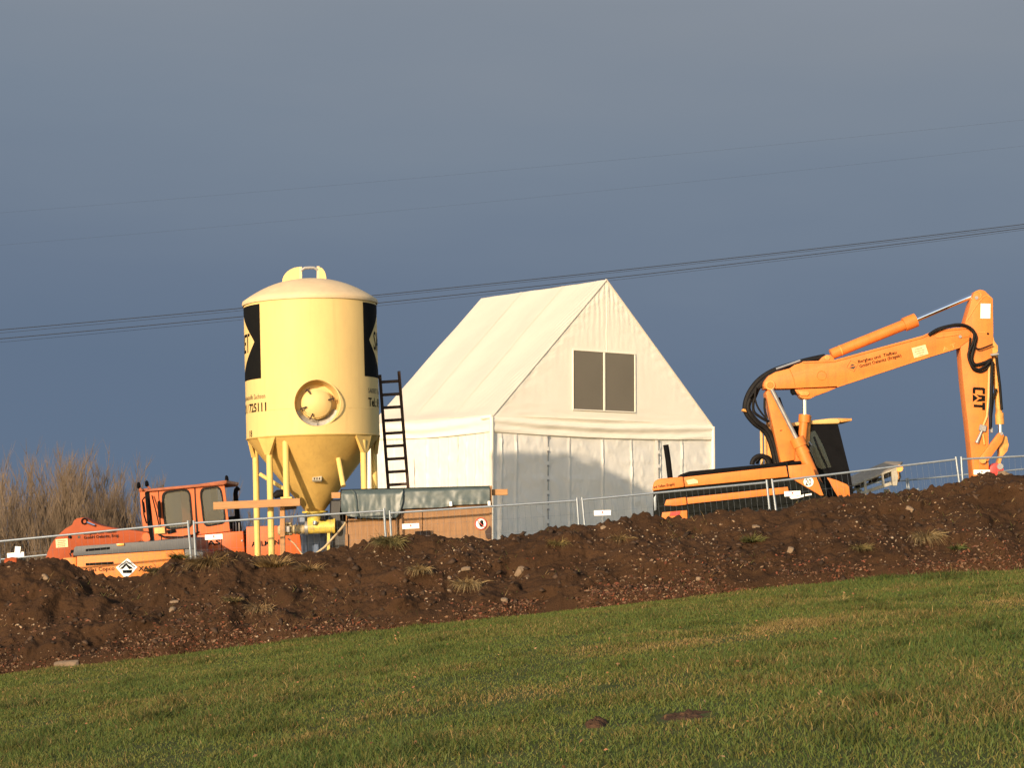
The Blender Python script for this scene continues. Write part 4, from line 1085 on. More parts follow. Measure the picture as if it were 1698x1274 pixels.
# the three capital letters, read from above downwards, with the peaked notch in the second
cl = MB()
cx0, cx1, cyt, cyb = 1612.5, 1634.0, 642.0, 679.5
DP = DBm + 0.014
def LT(u, w, slant=1.0):
    """u along the word (downwards 0..1), w across it (0 = foot on the left, 1 = head on the right)"""
    return (cx0 + (cx1 - cx0) * w - 0 * u, cyt + (cyb - cyt) * u - (1 - w) * 0.0 + 1.2 * w)
def poly(L): cl.trace([LT(u, w) for u, w in L], DP, 0.004)
poly([(0.0, 0.15), (0.04, 0.02), (0.29, 0.02), (0.29, 0.22), (0.12, 0.22), (0.12, 0.78), (0.29, 0.78), (0.29, 0.98), (0.04, 0.98), (0.0, 0.85)])
poly([(0.31, 0.02), (0.48, 0.42), (0.66, 0.02)])
poly([(0.42, 0.98), (0.35, 0.98), (0.33, 0.30), (0.44, 0.52), (0.44, 0.70), (0.50, 0.70), (0.50, 0.55), (0.64, 0.26), (0.60, 0.98)])
poly([(0.66, 0.98), (0.66, 0.76), (0.77, 0.76), (0.77, 0.10), (0.89, 0.10), (0.89, 0.76), (1.0, 0.76), (1.0, 0.98)])
cl.build('lettering', M['emblem'], stick, smooth=0)
# bucket cylinder, pipes and linkage on the outer side of the stick
bc = cyl('bucket_cylinder', W(1649, 588, DBm + 0.2), W(1657.5, 698, DBm + 0.2), 0.065, 'exc_worn')
cyl('cylinder_gland', W(1657, 685, DBm + 0.2), W(1658, 704, DBm + 0.2), 0.085, 'exc_worn', parent=bc)
cyl('bucket_rod', W(1658, 704, DBm + 0.2), W(1658.5, 722, DBm + 0.2), 0.035, 'chrome')
MB().tube([W(1640.5, 600, DBm + 0.0), W(1639, 660, DBm + 0.0), W(1636.5, 691, DBm + 0.0), W(1629, 710, DBm - 0.02)], 0.022, 8).build('hydraulic_pipe', M['exc_pale'], stick)
MB().tube([W(1645.5, 600, DBm + 0.02), W(1644, 660, DBm + 0.02), W(1642, 712, DBm + 0.04)], 0.03, 8).build('hydraulic_hose', M['rubber'], stick)
MB().tube([W(1652, 592, DBm + 0.08), W(1658, 640, DBm + 0.1), W(1661, 680, DBm + 0.12)], 0.028, 8).build('hydraulic_hose', M['rubber'], stick)
MB().tube([W(1652, 645, DBm + 0.06), W(1647, 660, DBm + 0.05), W(1643.5, 690, DBm + 0.05), W(1643, 708, DBm + 0.05)], 0.025, 8).build('hydraulic_hose', M['rubber'], stick)
MB().box(W(1629.5, 710.5, DBm - 0.0), (0.14, 0.08, 0.13), Matrix.Rotation(0.2, 3, 'Y')).build('valve_block', M['steel'], stick, bevel=0.015)
MB().tube([W(1628, 715, DBm - 0.01), W(1619.5, 735, DBm - 0.02)], [0.025, 0.04], 10).build('pipe_end', M['steel'], stick)
MB().box(W(1644, 714, DBm + 0.05), (0.05, 0.06, 0.1)).build('hose_fitting', M['steel'], stick, bevel=0.01)
MB().tube([W(1630, 720, DBm - 0.0), W(1632.5, 738, DBm - 0.0)], 0.02, 8).build('bolt_stud', M['exc_worn'], stick)
ex('rocker_link', [(1628, 763), (1626, 757), (1631, 751), (1655, 719), (1661, 716.5), (1665, 722), (1662, 733), (1638, 766)], DBm - 0.04, 0.09, 'exc', bevel=0.012)
MB().disc(W(1629, 763, DBm - 0.03), (0, -1, 0), 0.075, 0.04, 18).build('link_pin', M['exc_worn'], exc, bevel=0.006)
MB().disc(W(1660.5, 719.5, DBm - 0.04), (0, -1, 0), 0.03, 0.02, 14).build('link_pin', M['steel'], exc)
ex('bucket_link', [(1660, 722), (1670, 724), (1673, 738), (1671, 748), (1662, 758), (1659, 772), (1654, 772), (1658, 752), (1656, 740)], DBm + 0.08, 0.22, 'exc_worn', bevel=0.015)
qc = ex('quick_coupler', [(1640, 786), (1642, 774), (1650, 768), (1661, 769), (1665, 778), (1662, 790), (1641, 791)], DBm + 0.03, 0.36, 'red', bevel=0.025)
MB().disc(W(1658, 774, DBm + 0.03), (0, -1, 0), 0.06, 0.03, 18).build('coupler_pin', M['steel'], qc)
# hoses along boom and stick
def hose(pxs, d, r, m='rubber', parent=None):
    pts = [Vector(W(x, y, d if not isinstance(d, list) else d[i])) for i, (x, y) in enumerate(pxs)]
    out = []                                   # Catmull-Rom
    for i in range(len(pts) - 1):
        p0, p1, p2, p3 = pts[max(i - 1, 0)], pts[i], pts[i + 1], pts[min(i + 2, len(pts) - 1)]
        for k in range(6):
            t = k / 6
            out.append(0.5 * ((2 * p1) + (p2 - p0) * t + (2 * p0 - 5 * p1 + 4 * p2 - p3) * t * t + (3 * p1 - p0 - 3 * p2 + p3) * t ** 3))
    out.append(pts[-1])
    return MB().tube(out, r, 8).build('hydraulic_hose', M[m], parent or exc)
hose([(1368, 592), (1338, 598.5), (1308, 607), (1280, 617), (1258, 632), (1243, 652), (1236.5, 672), (1239, 686), (1252, 702), (1268, 714), (1277, 730), (1283, 750), (1287, 768)], 40.25, 0.062)
hose([(1370, 594), (1340, 600), (1310, 610), (1283, 620), (1262, 636), (1248, 655), (1241, 672), (1243, 684), (1256, 700), (1271, 711), (1281, 728), (1287, 748), (1291, 768)], 40.05, 0.05)
hose([(1360, 594), (1332, 600.5), (1304, 611), (1284, 621), (1262, 640), (1254, 655), (1249, 670), (1251, 684), (1264, 694), (1275, 700)], 40.0, 0.028)
hose([(1254, 642), (1252, 658), (1255, 672), (1262, 684), (1272, 696)], 39.9, 0.018)
hose([(1243, 660), (1256, 645), (1270, 640)], 39.95, 0.02)
hose([(1268, 660), (1268, 680), (1272, 694)], 39.85, 0.022)
MB().box(W(1238.5, 682.5, 40.2), (0.2, 0.22, 0.05), Matrix.Rotation(R(15), 3, 'Y')).build('hose_clamp', M['exc_worn'], exc, bevel=0.01)
hose([(1281, 648), (1290, 665), (1298, 682)], 40.15, 0.04)
hose([(1540, 556), (1556, 546), (1580, 540), (1600, 540.5), (1612, 548), (1618, 560), (1614, 580), (1611, 595), (1617, 605), (1632, 602), (1644, 596)], DBm - 0.03, 0.034)
hose([(1545, 553), (1562, 544.5), (1585, 538.5), (1604, 541), (1615, 552), (1613, 570), (1606, 588), (1611, 606), (1622, 613), (1633, 608), (1641, 600)], DBm - 0.06, 0.028)
hose([(1548, 551), (1570, 543), (1596, 539), (1612, 545), (1619, 558), (1616, 572), (1622, 579), (1634, 576), (1646, 571)], DBm - 0.08, 0.016)
hose([(1609, 560), (1607, 580), (1606, 592), (1613, 612), (1626, 617), (1637, 611), (1642, 601)], DBm - 0.02, 0.02, 'rubber')
MB().box(W(1649, 588, DBm + 0.02), (0.17, 0.05, 0.045), Matrix.Rotation(R(-8), 3, 'Y')).build('hose_clamp', M['steel'], exc, bevel=0.008)
MB().tube([W(1327, 598, 39.85), W(1287, 612, 39.85)], 0.022, 8).build('hydraulic_pipe', M['galv'], exc)
# undercarriage behind the bank
gz_ = ge
for px in (1155, 1335):
    for dy in (0.25, 1.95):
        c = Vector((W(px, 850, DE).x, DE + dy, float(gz(W(px, 850, DE).x, DE + dy)) + 0.52))
        w = MB().tube([c, c + Vector((0, 0.05, 0)), c + Vector((0, 0.25, 0)), c + Vector((0, 0.3, 0))], [0.46, 0.52, 0.52, 0.46], 28).build('wheel', M['rubber'], exc)
        MB().disc(c, (0, -1, 0), 0.26, 0.03, 20).build('rim', M['exc_worn'], w)
x0, x1 = W(1130, 850, DE).x, W(1365, 850, DE).x
MB().beam((x0, DE + 1.25, ge + 0.55), (x1, DE + 1.25, ge + 0.85), 1.0, 0.5).build('chassis', M['exc_worn'], exc, bevel=0.02)

# ------------------------------------------------------------------ conveyor behind the excavator
DV = 43.0
pv = W(1455, 800, DV); gvz = float(gz(pv.x, DV))
con = thing('belt_conveyor', 'pale steel belt conveyor rising to the right behind the excavator cab', 'conveyor', (pv.x, DV, gvz))
def cb(name, a, b, w, h_, m, d=DV):
    return MB().beam(W(*a, d), W(*b, d), w, h_).build(name, M[m], con, bevel=0.004)
cb('upper_rail', (1340, 833), (1487, 777), 0.05, 0.035, 'conveyor')
cb('lower_rail', (1340, 848), (1478, 802), 0.06, 0.07, 'conveyor')
cb('lower_rail', (1340, 843), (1485, 785), 0.06, 0.06, 'conveyor', DV + 0.9)
for px, ya, yb in ((1434, 798, 818), (1463, 787, 808), (1405, 809, 828)):
    cb('strut', (px, ya), (px + 2, yb), 0.05, 0.05, 'conveyor')
for px in (1425, 1449, 1471):
    y_ = 812 - (px - 1416) * 0.35 - 6
    MB().tube([W(px, y_ + 1, DV + 0.05), W(px, y_ + 1, DV + 0.85)], 0.06, 12).build('roller', M['rubber'], con)
    MB().trace([(px - 8, y_ + 8), (px + 8, y_ + 1), (px + 8, y_ - 7), (px - 8, y_)], DV + 0.1, 0.06).build('bearing_plate', M['black'], con)
MB().trace([(1478, 782), (1487, 778), (1490, 790), (1488, 806), (1480, 806)], DV - 0.02, 0.1).build('end_plate', M['conveyor'], con, bevel=0.01)
MB().trace([(1487, 779), (1490, 779), (1492, 798), (1489, 800)], DV - 0.0, 0.08).build('end_plate', M['exc_worn'], con, bevel=0.006)
MB().tube([W(1491.5, 777, DV - 0.03), W(1491.5, 777, DV + 0.95)], 0.075, 18).build('head_drum', M['lamp_orange'], con, smooth=40)
sg1, sg2, sg3, sg4 = W(1380, 818, DV + 0.02), W(1486, 777, DV + 0.02), W(1497, 766, DV + 1.0), W(1470, 765, DV + 1.0)
sg5 = W(1380, 803, DV + 1.0)
MB().add([sg1, sg2, sg3, sg4, sg5] + [p + Vector((0, 0.02, -0.04)) for p in (sg1, sg2, sg3, sg4, sg5)], [(0, 1, 2, 3, 4), (9, 8, 7, 6, 5)] + [(i, i + 5, (i + 1) % 5 + 5, (i + 1) % 5) for i in range(5)]).build('belt_cover', M['belt'], con, bevel=0.003)
MB().tube([W(1491, 783, DV), W(1493, 792, DV), W(1489, 799, DV)], 0.02, 6).build('cable', M['rubber'], con)
for px in (1425, 1470):
    a = W(px, 812, DV + 0.4); MB().beam(a, (a.x, a.y, gvz), 0.1, 0.1).build('leg', M['conveyor'], con)

# ------------------------------------------------------------------ loader on the left
DL = 39.0
pL = W(330, 920, DL + 1); gL = float(gz(pL.x, DL + 1))
ld = thing('wheel_loader', 'orange wheel loader with boxy cab and lowered arm on the left', 'loader', (pL.x, DL + 1, gL))
def lo(name, px, d, t, m='load', parent=None, bevel=0.012, seg=2, **k):
    return MB().trace(px, d, t).build(name, M[m], parent or ld, bevel=bevel, seg=seg, **k)
def rounded(L, r=0.22, n=4):
    out = []
    for i in range(len(L)):
        p, a, b = Vector(L[i]), Vector(L[i - 1]), Vector(L[(i + 1) % len(L)])
        pa, pb_ = p + (a - p) * r, p + (b - p) * r
        for k in range(n + 1):
            t = k / n
            out.append(tuple((1 - t) ** 2 * pa + 2 * t * (1 - t) * p + t * t * pb_))
    return out
cabout = [(248, 814), (305, 809), (369, 803), (372, 806), (381, 881), (356, 884), (327, 887), (290, 893), (256, 897), (250, 850)]
win1 = rounded([(268.5, 817), (314, 811.5), (319.5, 874), (274, 878)])
win2 = rounded([(331.5, 811.5), (366, 807.5), (374.5, 867), (338.5, 873.5)])
for dd in (DL, DL + 1.45):
    sh = 0 if dd == DL else -16
    c_ = MB().holed(w2([(x + sh, y) for x, y in cabout], dd), [w2([(x + sh, y) for x, y in win1], dd), w2([(x + sh, y) for x, y in win2], dd)], dd, dd + 0.06).build('cab_side', M['load'], ld)
    if dd == DL: cabL = c_
for wv in (win1, win2):
    o2 = [((x - sum(q_[0] for q_ in wv) / len(wv)) * 1.06 + sum(q_[0] for q_ in wv) / len(wv), (y - sum(q_[1] for q_ in wv) / len(wv)) * 1.05 + sum(q_[1] for q_ in wv) / len(wv)) for x, y in wv]
    MB().holed(w2(o2, DL), [w2([(a_ * 0.93 + 0.07 * sum(q_[0] for q_ in wv) / len(wv), b_ * 0.95 + 0.05 * sum(q_[1] for q_ in wv) / len(wv)) for a_, b_ in wv], DL)], DL - 0.012, DL + 0.02).build('window_seal', M['rubber'], cabL)
    lo('side_pane', wv, DL + 0.025, 0.006, 'clear', cabL, bevel=0)
    lo('side_pane', [(x - 16, y) for x, y in wv], DL + 1.475, 0.006, 'clear', cabL, bevel=0)
lo('cab_roof', [(238, 816), (244, 812.5), (252, 810.5), (326, 803.5), (368, 797.5), (376, 796.5), (376, 802), (371, 804.5), (326, 808.5), (252, 815)], DL - 0.08, 1.7, 'load_roof', bevel=0.02)
lo('front_frame', [(240, 817), (248, 814), (257, 897), (250, 900), (244, 868)], DL + 0.0, 0.07, 'black', bevel=0.006)
lo('front_frame', [(240, 817), (248, 814), (257, 897), (250, 900), (244, 868)], DL + 1.4, 0.07, 'black', bevel=0.006)
fa, fb2 = W(243, 818, DL), W(252, 895, DL)
MB().add([fa + Vector((0, 0.07, 0)), fb2 + Vector((0, 0.07, 0)), fb2 + Vector((0, 1.4, 0)), fa + Vector((0, 1.4, 0))], [(0, 1, 2, 3)]).build('windscreen', M['clear'], ld)
MB().trace([(254, 890), (382, 878), (383, 900), (256, 902)], DL + 0.07, 1.36).build('cab_floor', M['load'], ld)
lo('door_line', [(262, 815), (263.3, 815), (268.5, 897), (267, 897)], DL - 0.006, 0.02, 'rubber', bevel=0)
lo('door_line', [(322, 809), (324, 809), (325, 830), (329, 880), (327.5, 886), (325.5, 884), (323, 840)], DL - 0.006, 0.02, 'rubber', bevel=0)
lo('mirror', [(261, 832), (265.5, 830.5), (267, 860), (262, 858)], DL - 0.12, 0.05, 'black', bevel=0.01)
lo('mirror', [(235.5, 834), (238.5, 832), (241, 850), (237.5, 851)], DL - 0.2, 0.05, 'black', bevel=0.01)
MB().tube([W(240, 825, DL - 0.1), W(236, 830, DL - 0.2), W(239, 855, DL - 0.2), W(243, 868, DL - 0.05)], 0.014, 6).build('mirror_rod', M['black'], ld)
MB().tube([W(252, 822, DL - 0.06), W(258, 846, DL - 0.1), W(264, 872, DL - 0.04)], 0.012, 6).build('grab_rail', M['black'], ld)
for px, py, dd in ((230, 805.5, DL - 0.1), (243.5, 802.5, DL + 0.9), (376, 794, DL + 0.2)):
    l_ = MB().tube([W(px - 2.5, py, dd), W(px, py, dd), W(px + 2.5, py - 0.5, dd)], [0.05, 0.068, 0.045], 14).build('work_lamp', M['black'], ld)
    MB().tube([W(px, py + 3, dd), W(px + (6 if px < 300 else -4), py + 9, dd)], 0.02, 6).build('lamp_bracket', M['load_roof'], l_)
MB().tube([W(231, 814, DL), W(246, 813, DL)], 0.035, 6).build('lamp_bar', M['load_roof'], ld)
lo('marker_lamp', [(255.5, 876), (273, 874.5), (274, 885), (256, 886)], DL - 0.06, 0.05, 'exc_pale', bevel=0.006)
lo('dark_handle', [(276, 880), (290, 878), (291, 883), (278, 886)], DL - 0.04, 0.04, 'black', bevel=0.006)
MB().tube([W(263, 887, DL - 0.04), W(272, 891, DL - 0.06), W(300, 891.5, DL - 0.06), W(322, 887.5, DL - 0.05), W(329, 882, DL - 0.03)], 0.018, 8).build('hose', M['rubber'], ld)
seatL = MB().trace([(339, 868), (344, 850), (352, 846), (360, 846), (366, 852), (368, 870)], DL + 0.5, 0.5).build('driver_seat', M['seat'], ld, bevel=0.03, seg=2)
MB().beam(W(354, 808, DL + 0.9), W(360, 868, DL + 0.9), 0.12, 0.12).build('inner_post', M['seat'], ld)
# body
body = lo('rear_body', [(327, 888), (381, 882.5), (403, 881), (404, 892), (406, 918), (360, 960), (328, 960)], DL - 0.06, 1.7, bevel=0.02)
lo('engine_hood', [(408, 874), (458, 872), (497, 886), (500.5, 911), (500, 950), (408, 950)], DL + 0.0, 1.6, bevel=0.02)
lo('hood_gap', [(403, 882), (409, 876), (409, 950), (405, 950)], DL + 0.05, 1.4, 'grille', bevel=0)
lo('rear_grille', [(497, 888), (503, 888), (504, 940), (500, 940)], DL + 0.06, 1.4, 'black', bevel=0.006)
lo('hood_line', [(366.5, 892), (367.6, 892), (368.5, 930), (367.4, 930)], DL - 0.066, 0.01, 'rubber', bevel=0)
lo('front_body', [(252, 899), (327, 888), (327, 960), (252, 960)], DL + 0.05, 1.4, 'load', bevel=0.015)
MB().disc(W(349.5, 917, DL - 0.06), (0, -1, 0), 0.06, 0.03, 18).build('tail_lamp', M['red'], ld)
MB().disc(W(401.5, 897, DL - 0.06), (0, -1, 0), 0.015, 0.03, 10).build('hood_latch', M['galv'], ld)
letters_px('AS', (344, 905.5), (366.5, 903), DL - 0.066, 7.8, M['emblem'], ld, 0.03)
letters_px('AHLMANN', (417.5, 907), (472, 902.5), DL - 0.006, 7.6, M['emblem'], ld, 0.03)
MB().tube([W(397.5, 884, DL + 0.5), W(394, 860, DL + 0.5), W(390.5, 819, DL + 0.5), W(391.5, 813, DL + 0.5), W(396, 809, DL + 0.5)], [0.05, 0.05, 0.045, 0.045, 0.05], 14).build('exhaust_stack', M['black'], ld)
MB().tube([W(386, 884, DL + 0.4), W(384.5, 864, DL + 0.4), W(384, 862, DL + 0.4), W(383.5, 857, DL + 0.4)], [0.055, 0.055, 0.085, 0.07], 16).build('air_filter', M['black'], ld)
for px in (387, 392, 397):
    MB().tube([W(px, 885, DL + 0.3), W(px - 0.5, 867, DL + 0.3)], 0.014, 6).build('guard_rod', M['steel'], ld)
# lift arm with its bell shaped end
arm = lo('lift_arm', [(74, 930), (79, 915), (85, 902), (90, 895), (98, 886), (108, 877), (119, 871), (122, 864), (127, 860), (136, 858.5), (145, 861.5), (156, 868), (170, 872.5), (188, 876), (205, 878), (222, 880), (245, 883), (250, 888), (250.5, 896), (247, 899.5), (232, 898), (228, 899.5), (188, 905), (150, 909), (122, 912), (122, 960), (74, 960)], DL + 0.1, 0.5, 'load_arm', bevel=0.02)
MB().disc(W(243, 891.5, DL + 0.1), (0, -1, 0), 0.09, 0.03, 22).build('arm_pivot', M['load'], arm, bevel=0.008)
MB().torus(W(140, 865, DL + 0.09), (0, 1, 0), 0.05, 0.016, 18, 6).build('cylinder_eye', M['black'], arm)
MB().tube([W(144, 867, DL + 0.06), W(157, 872, DL + 0.06)], 0.022, 8).build('cylinder_rod', M['chrome'], arm)
MB().disc(W(116, 891, DL + 0.1), (0, -1, 0), 0.03, 0.03, 14).build('bolt_head', M['black'], arm)
MB().disc(W(131, 891, DL + 0.1), (0, -1, 0), 0.028, 0.006, 14).build('emblem', M['print'], arm)
nb = lo('notice_plate', [(92, 895), (112, 893.5), (113, 907.5), (93, 909)], DL + 0.09, 0.006, 'cream', arm, bevel=0)
for k in range(4):
    MB().trace([(95 + k % 2, 897.3 + k * 3), (109 - k % 2, 896.3 + k * 3), (109 - k % 2, 897.3 + k * 3), (95 + k % 2, 898.3 + k * 3)], DL + 0.086, 0.002).build('print_line', M['print_faint'], nb)
letters_px('Bergbau und Tiefbau', (139, 887.5), (193, 883.5), DL + 0.094, 4.6, M['emblem'], arm, 0.02)
letters_px('GmbH Oelsnitz, Erzg.', (139, 894.5), (198, 890.5), DL + 0.094, 4.8, M['emblem'], arm, 0.022)
for px in (275, 450):
    for dy in (-0.1, 1.35):
        c = Vector((W(px, 900, DL).x, DL + dy, 0)); c.z = float(gz(c.x, c.y)) + 0.58
        w = MB().tube([c, c + Vector((0, 0.06, 0)), c + Vector((0, 0.34, 0)), c + Vector((0, 0.4, 0))], [0.5, 0.58, 0.58, 0.5], 28).build('wheel', M['rubber'], ld)
        MB().disc(c, (0, -1, 0), 0.3, 0.03, 20).build('rim', M['cream'], w)

# ------------------------------------------------------------------ compressor in front of the loader
DK = 37.0
pK = W(215, 945, DK + 0.5); gK = float(gz(pK.x, DK + 0.5))
com = thing('towed_compressor', 'yellow towed compressor with grey lid in front of the orange loader', 'compressor', (pK.x, DK + 0.5, gK))
def co(name, px, d, t, m, bevel=0.012):
    return MB().trace(px, d, t).build(name, M[m], com, bevel=bevel, seg=2)
co('canopy_body', [(127, 921.5), (304, 908.5), (307, 925), (307, 980), (127, 985)], DK + 0.01, 1.45, 'comp', 0.02)
co('body_end', [(104, 926), (126.5, 924), (126.5, 975), (104, 975)], DK + 0.06, 1.35, 'comp', 0.02)
co('lid', [(121, 921), (123, 909), (126, 906.5), (243, 898.5), (318, 891.5), (324, 895), (326, 909.5), (304, 911), (124, 922.5)], DK - 0.04, 1.55, 'comp_grey', 0.008)
co('end_panel', [(306, 908), (326, 908), (326.5, 915), (337, 916), (337, 960), (307, 970)], DK + 0.0, 1.45, 'comp_grey', 0.02)
co('grille_slot', [(142, 911), (182, 907.5), (182, 911.5), (142, 915)], DK - 0.046, 0.02, 'black', 0.002)
co('grille_slot', [(169, 909.2), (181, 908.2), (181, 910.2), (169, 911.2)], DK - 0.052, 0.02, 'grille', 0)
co('slot', [(142, 934.5), (188, 932), (188, 936), (142, 938.7)], DK - 0.002, 0.03, 'grille', 0.002)
co('lid_catch', [(193, 902), (205.5, 901), (206, 905), (194, 906)], DK - 0.07, 0.05, 'lamp_orange', 0.004)
MB().disc(W(120, 915, DK - 0.0), (0, -1, 0), 0.03, 0.03, 12).build('lid_knob', M['black'], com)
MB().tube([W(120, 916, DK - 0.01), W(116, 919, DK - 0.01), W(118, 923, DK - 0.01)], 0.014, 6).build('lid_handle', M['black'], com)
letters_px('Atlas Copco', (140, 949), (190, 946), DK + 0.004, 6.4, M['emblem'], com, 0.014)
letters_px('XAS', (230, 947.5), (252, 946), DK + 0.004, 7.4, M['emblem'], com, 0.02)
ds = [(192, 941.5), (209.5, 928), (211.5, 926.5), (228, 941), (220, 950), (212, 957), (205, 957)]
dp = MB().trace(ds, DK - 0.006, 0.012).build('diamond_plate', M['white'], com, bevel=0.002)
for L in ([(195.5, 941.5), (210, 930), (210.6, 931.3), (197.6, 941.6)], [(210, 930), (224.5, 941), (222.6, 941.6), (209.4, 931.4)],
          [(198.5, 944), (209.5, 933.8), (210.5, 937), (203.5, 944.2)], [(210.5, 936), (221.5, 943.6), (214, 944.5), (209.5, 939)], [(203, 946), (219, 945.5), (218, 951), (204, 951)]):
    MB().trace(L, DK - 0.010, 0.003).build('emblem', M['emblem'], dp, smooth=0)
for dy in (0.0, 1.2):
    c = Vector((W(220, 940, DK).x, DK + dy, 0)); c.z = float(gz(c.x, c.y)) + 0.3
    MB().tube([c, c + Vector((0, 0.2, 0))], 0.3, 24).build('wheel', M['rubber'], com, bevel=0.03)

# ------------------------------------------------------------------ fence panels
def make_panel():
    root = thing('mesh_fence', 'x', 'fence', (0, 0, 0))
    L = 3.2
    for x in (0.0, L):
        MB().tube([(x, 0, 0.02), (x, 0, 2.03)], 0.021, 10).build('post', M['galv'], root, local=True)
    MB().tube([(0.0, 0, 1.985), (L, 0, 1.985)], 0.019, 10).build('top_rail', M['galv'], root, local=True)
    MB().tube([(0.0, 0, 0.12), (L, 0, 0.12)], 0.019, 10).build('bottom_rail', M['galv'], root, local=True)
    w = MB()
    for k in range(1, 32):
        w.tube([(k * 0.1, -0.012, 0.12), (k * 0.1, -0.012, 1.985)], 0.0014, 4, False)
    for k in range(1, 8):
        w.tube([(0, -0.018, 0.12 + k * 0.233), (L, -0.018, 0.12 + k * 0.233)], 0.0012, 4, False)
    wm = w.build('wire_infill', M['wire'], root, local=True); wm['kind'] = 'stuff'
    for x in (0.0, L):
        MB().box((x, 0, 0.06), (0.6, 0.22, 0.13)).build('foot_block', M['dust'], root, local=True, bevel=0.02)
    return root, L
pan, PL = make_panel()
used = [False]
def put_panel(a, b, d, label, group):
    """a, b: photo pixels of the two ends of the top rail"""
    A, B = W(*a, d), W(*b, d)
    o = pan if not used[0] else copy_tree(pan)
    used[0] = True
    s = (B - A).length / PL
    th = math.atan2((B - A).z, (B - A).x)
    o.rotation_euler = (0, -th, 0)
    up = Vector((-math.sin(th), 0, math.cos(th)))
    o.location = A - up * 1.985
    o.scale = (s, 1, 1)
    o['label'] = label; o['group'] = group
    return o
DF = 35.1
FG = 'site fence panels along the earth bank'
put_panel((-3, 898.5), (312, 868), DF, 'mesh fence panel in front of the orange loader arm and compressor', FG)
put_panel((321.5, 868), (637, 847.5), DF, 'mesh fence panel in front of the silo legs and mixer', FG)
put_panel((646.5, 851.5), (957, 830.5), DF, 'mesh fence panel crossing the plywood enclosure and tent wall', FG)
put_panel((965.5, 829.5), (1271.5, 800.5), DF, 'mesh fence panel between white tent and excavator tail', FG)
put_panel((1280.5, 799), (1585.5, 762), DF, 'mesh fence panel in front of excavator cab and conveyor', FG)
put_panel((1594, 762), (1908, 746), DF, 'mesh fence panel in front of the excavator stick', FG)
put_panel((-330, 925), (-12, 899.5), DF, 'mesh fence panel cut off at the left edge', FG)
FR = 'fence panels on the far side of the site'
put_panel((-160, 944), (84, 920), 45.0, 'far fence panel low behind the loader arm', FR)
put_panel((1268, 815), (1503, 797), 46.0, 'far fence panel half hidden behind the conveyor', FR)
put_panel((1506, 796.5), (1742, 774), 46.0, 'far fence panel seen past the excavator stick', FR)
# white name plates on the panels
def name_plate(px, py, w, h_, tilt, label):
    c = W(px, py, DF - 0.035)
    r = thing('fence_plate', label, 'plate', c, 'white name plates on the site fence')
    ww, hh = w / PPM(DF) / 2, h_ / PPM(DF) / 2
    rot = Matrix.Rotation(-tilt, 3, 'Y')
    MB().box(c, (2 * ww, 0.008, 2 * hh), rot).build('panel', M['white'], r, bevel=0.002)
    k = rot @ Vector((0, -0.006, hh * 0.25))
    MB().disc(c + k, (0, -1, 0), hh * 0.36, 0.002, 12).build('red_mark', M['red'], r)
    k = rot @ Vector((0, -0.006, -hh * 0.45))
    MB().box(c + k, (ww * 0.5, 0.003, hh * 0.14), rot).build('print_line', M['print_faint'], r)
name_plate(354.5, 891, 29, 8.5, 0.06, 'white name plate on the fence before the loader body')
name_plate(681, 873, 28, 8.5, 0.05, 'white name plate on the fence before the plywood enclosure')
name_plate(999, 851, 28, 8.5, 0.03, 'white name plate on the fence before the tent wall')
name_plate(1314, 819, 27, 8.5, 0.05, 'white name plate on the fence before the excavator panels')
name_plate(1628, 783.5, 27, 8, 0.0, 'white name plate on the fence at the foot of the excavator stick')
plate('torn_paper', [(1309, 825), (1316, 821), (1322, 824), (1333, 820), (1333, 824), (1322, 827), (1312, 828)], DF - 0.02, 0.01, M['white'], 'torn white paper below the name plate before the excavator', 'paper')
plate('white_strip', [(1335, 820), (1346, 818.5), (1346, 821.5), (1335, 823)], DF - 0.02, 0.01, M['white'], 'short white strip lying on the bank below the speed sign', 'strip')
plate('white_notice', [(11.5, 918), (39.5, 915.5), (40, 923.5), (12, 926.5)], DF - 0.04, 0.01, M['white'], 'wide white notice at the far left of the fence', 'notice')
plate('white_notice', [(25, 906.5), (34.5, 907), (33, 918.5), (24, 917.5)], DF - 0.06, 0.01, M['white'], 'small tilted white notice stuck above the wide one at far left', 'notice')
plate('white_plate', [(1512, 811), (1523, 810), (1524.5, 817.5), (1513, 818.5)], 45.95, 0.012, M['white'], 'small white plate on the far fence right of the conveyor', 'plate')
ot = MB().tube([W(9, 936, 34.3), W(22, 935, 34.3), W(30, 934, 34.3)], [0.10, 0.11, 0.09], 14).build('orange_pipe', M['load_arm'], None, bevel=0.01)
tag(ot, 'short rusty orange pipe end under the white notices at far left', 'pipe')
# ------------------------------------------------------------------ power lines
def line_(pts, d, r, label, group='power lines crossing the sky'):
    P = np.polyfit([p[0] for p in pts], [p[1] for p in pts], 2)
    xs_ = np.linspace(-1400, 3100, 120)
    o = MB().tube([W(float(x), float(np.polyval(P, x)), d) for x in xs_], r, 5).build('power_line', M['cable'], None)
    tag(o, label, 'cable', group)
line_([(0, 547), (395, 512.5), (630, 488), (1003, 451.5), (1329, 414), (1698, 372)], 70, 0.0115, 'highest of the four power lines passing just above the tent ridge')
line_([(0, 552), (395, 517), (630, 491.5), (1003, 454), (1329, 417), (1698, 375)], 71, 0.006, 'thin power line right below the highest of the lower four')
line_([(0, 562), (395, 526.5), (630, 500.5), (1010, 463), (1329, 423.5), (1698, 378)], 70, 0.0115, 'thick lower power line passing behind the tent apex')
line_([(0, 568), (395, 531.5), (630, 505), (1010, 467.5), (1329, 427.5), (1698, 381)], 71, 0.005, 'thinnest and lowest of the four lower power lines')
line_([(0, 353), (1000, 267), (1329, 235.5), (1698, 198.5)], 95, 0.0023, 'faint topmost wire high in the grey sky')
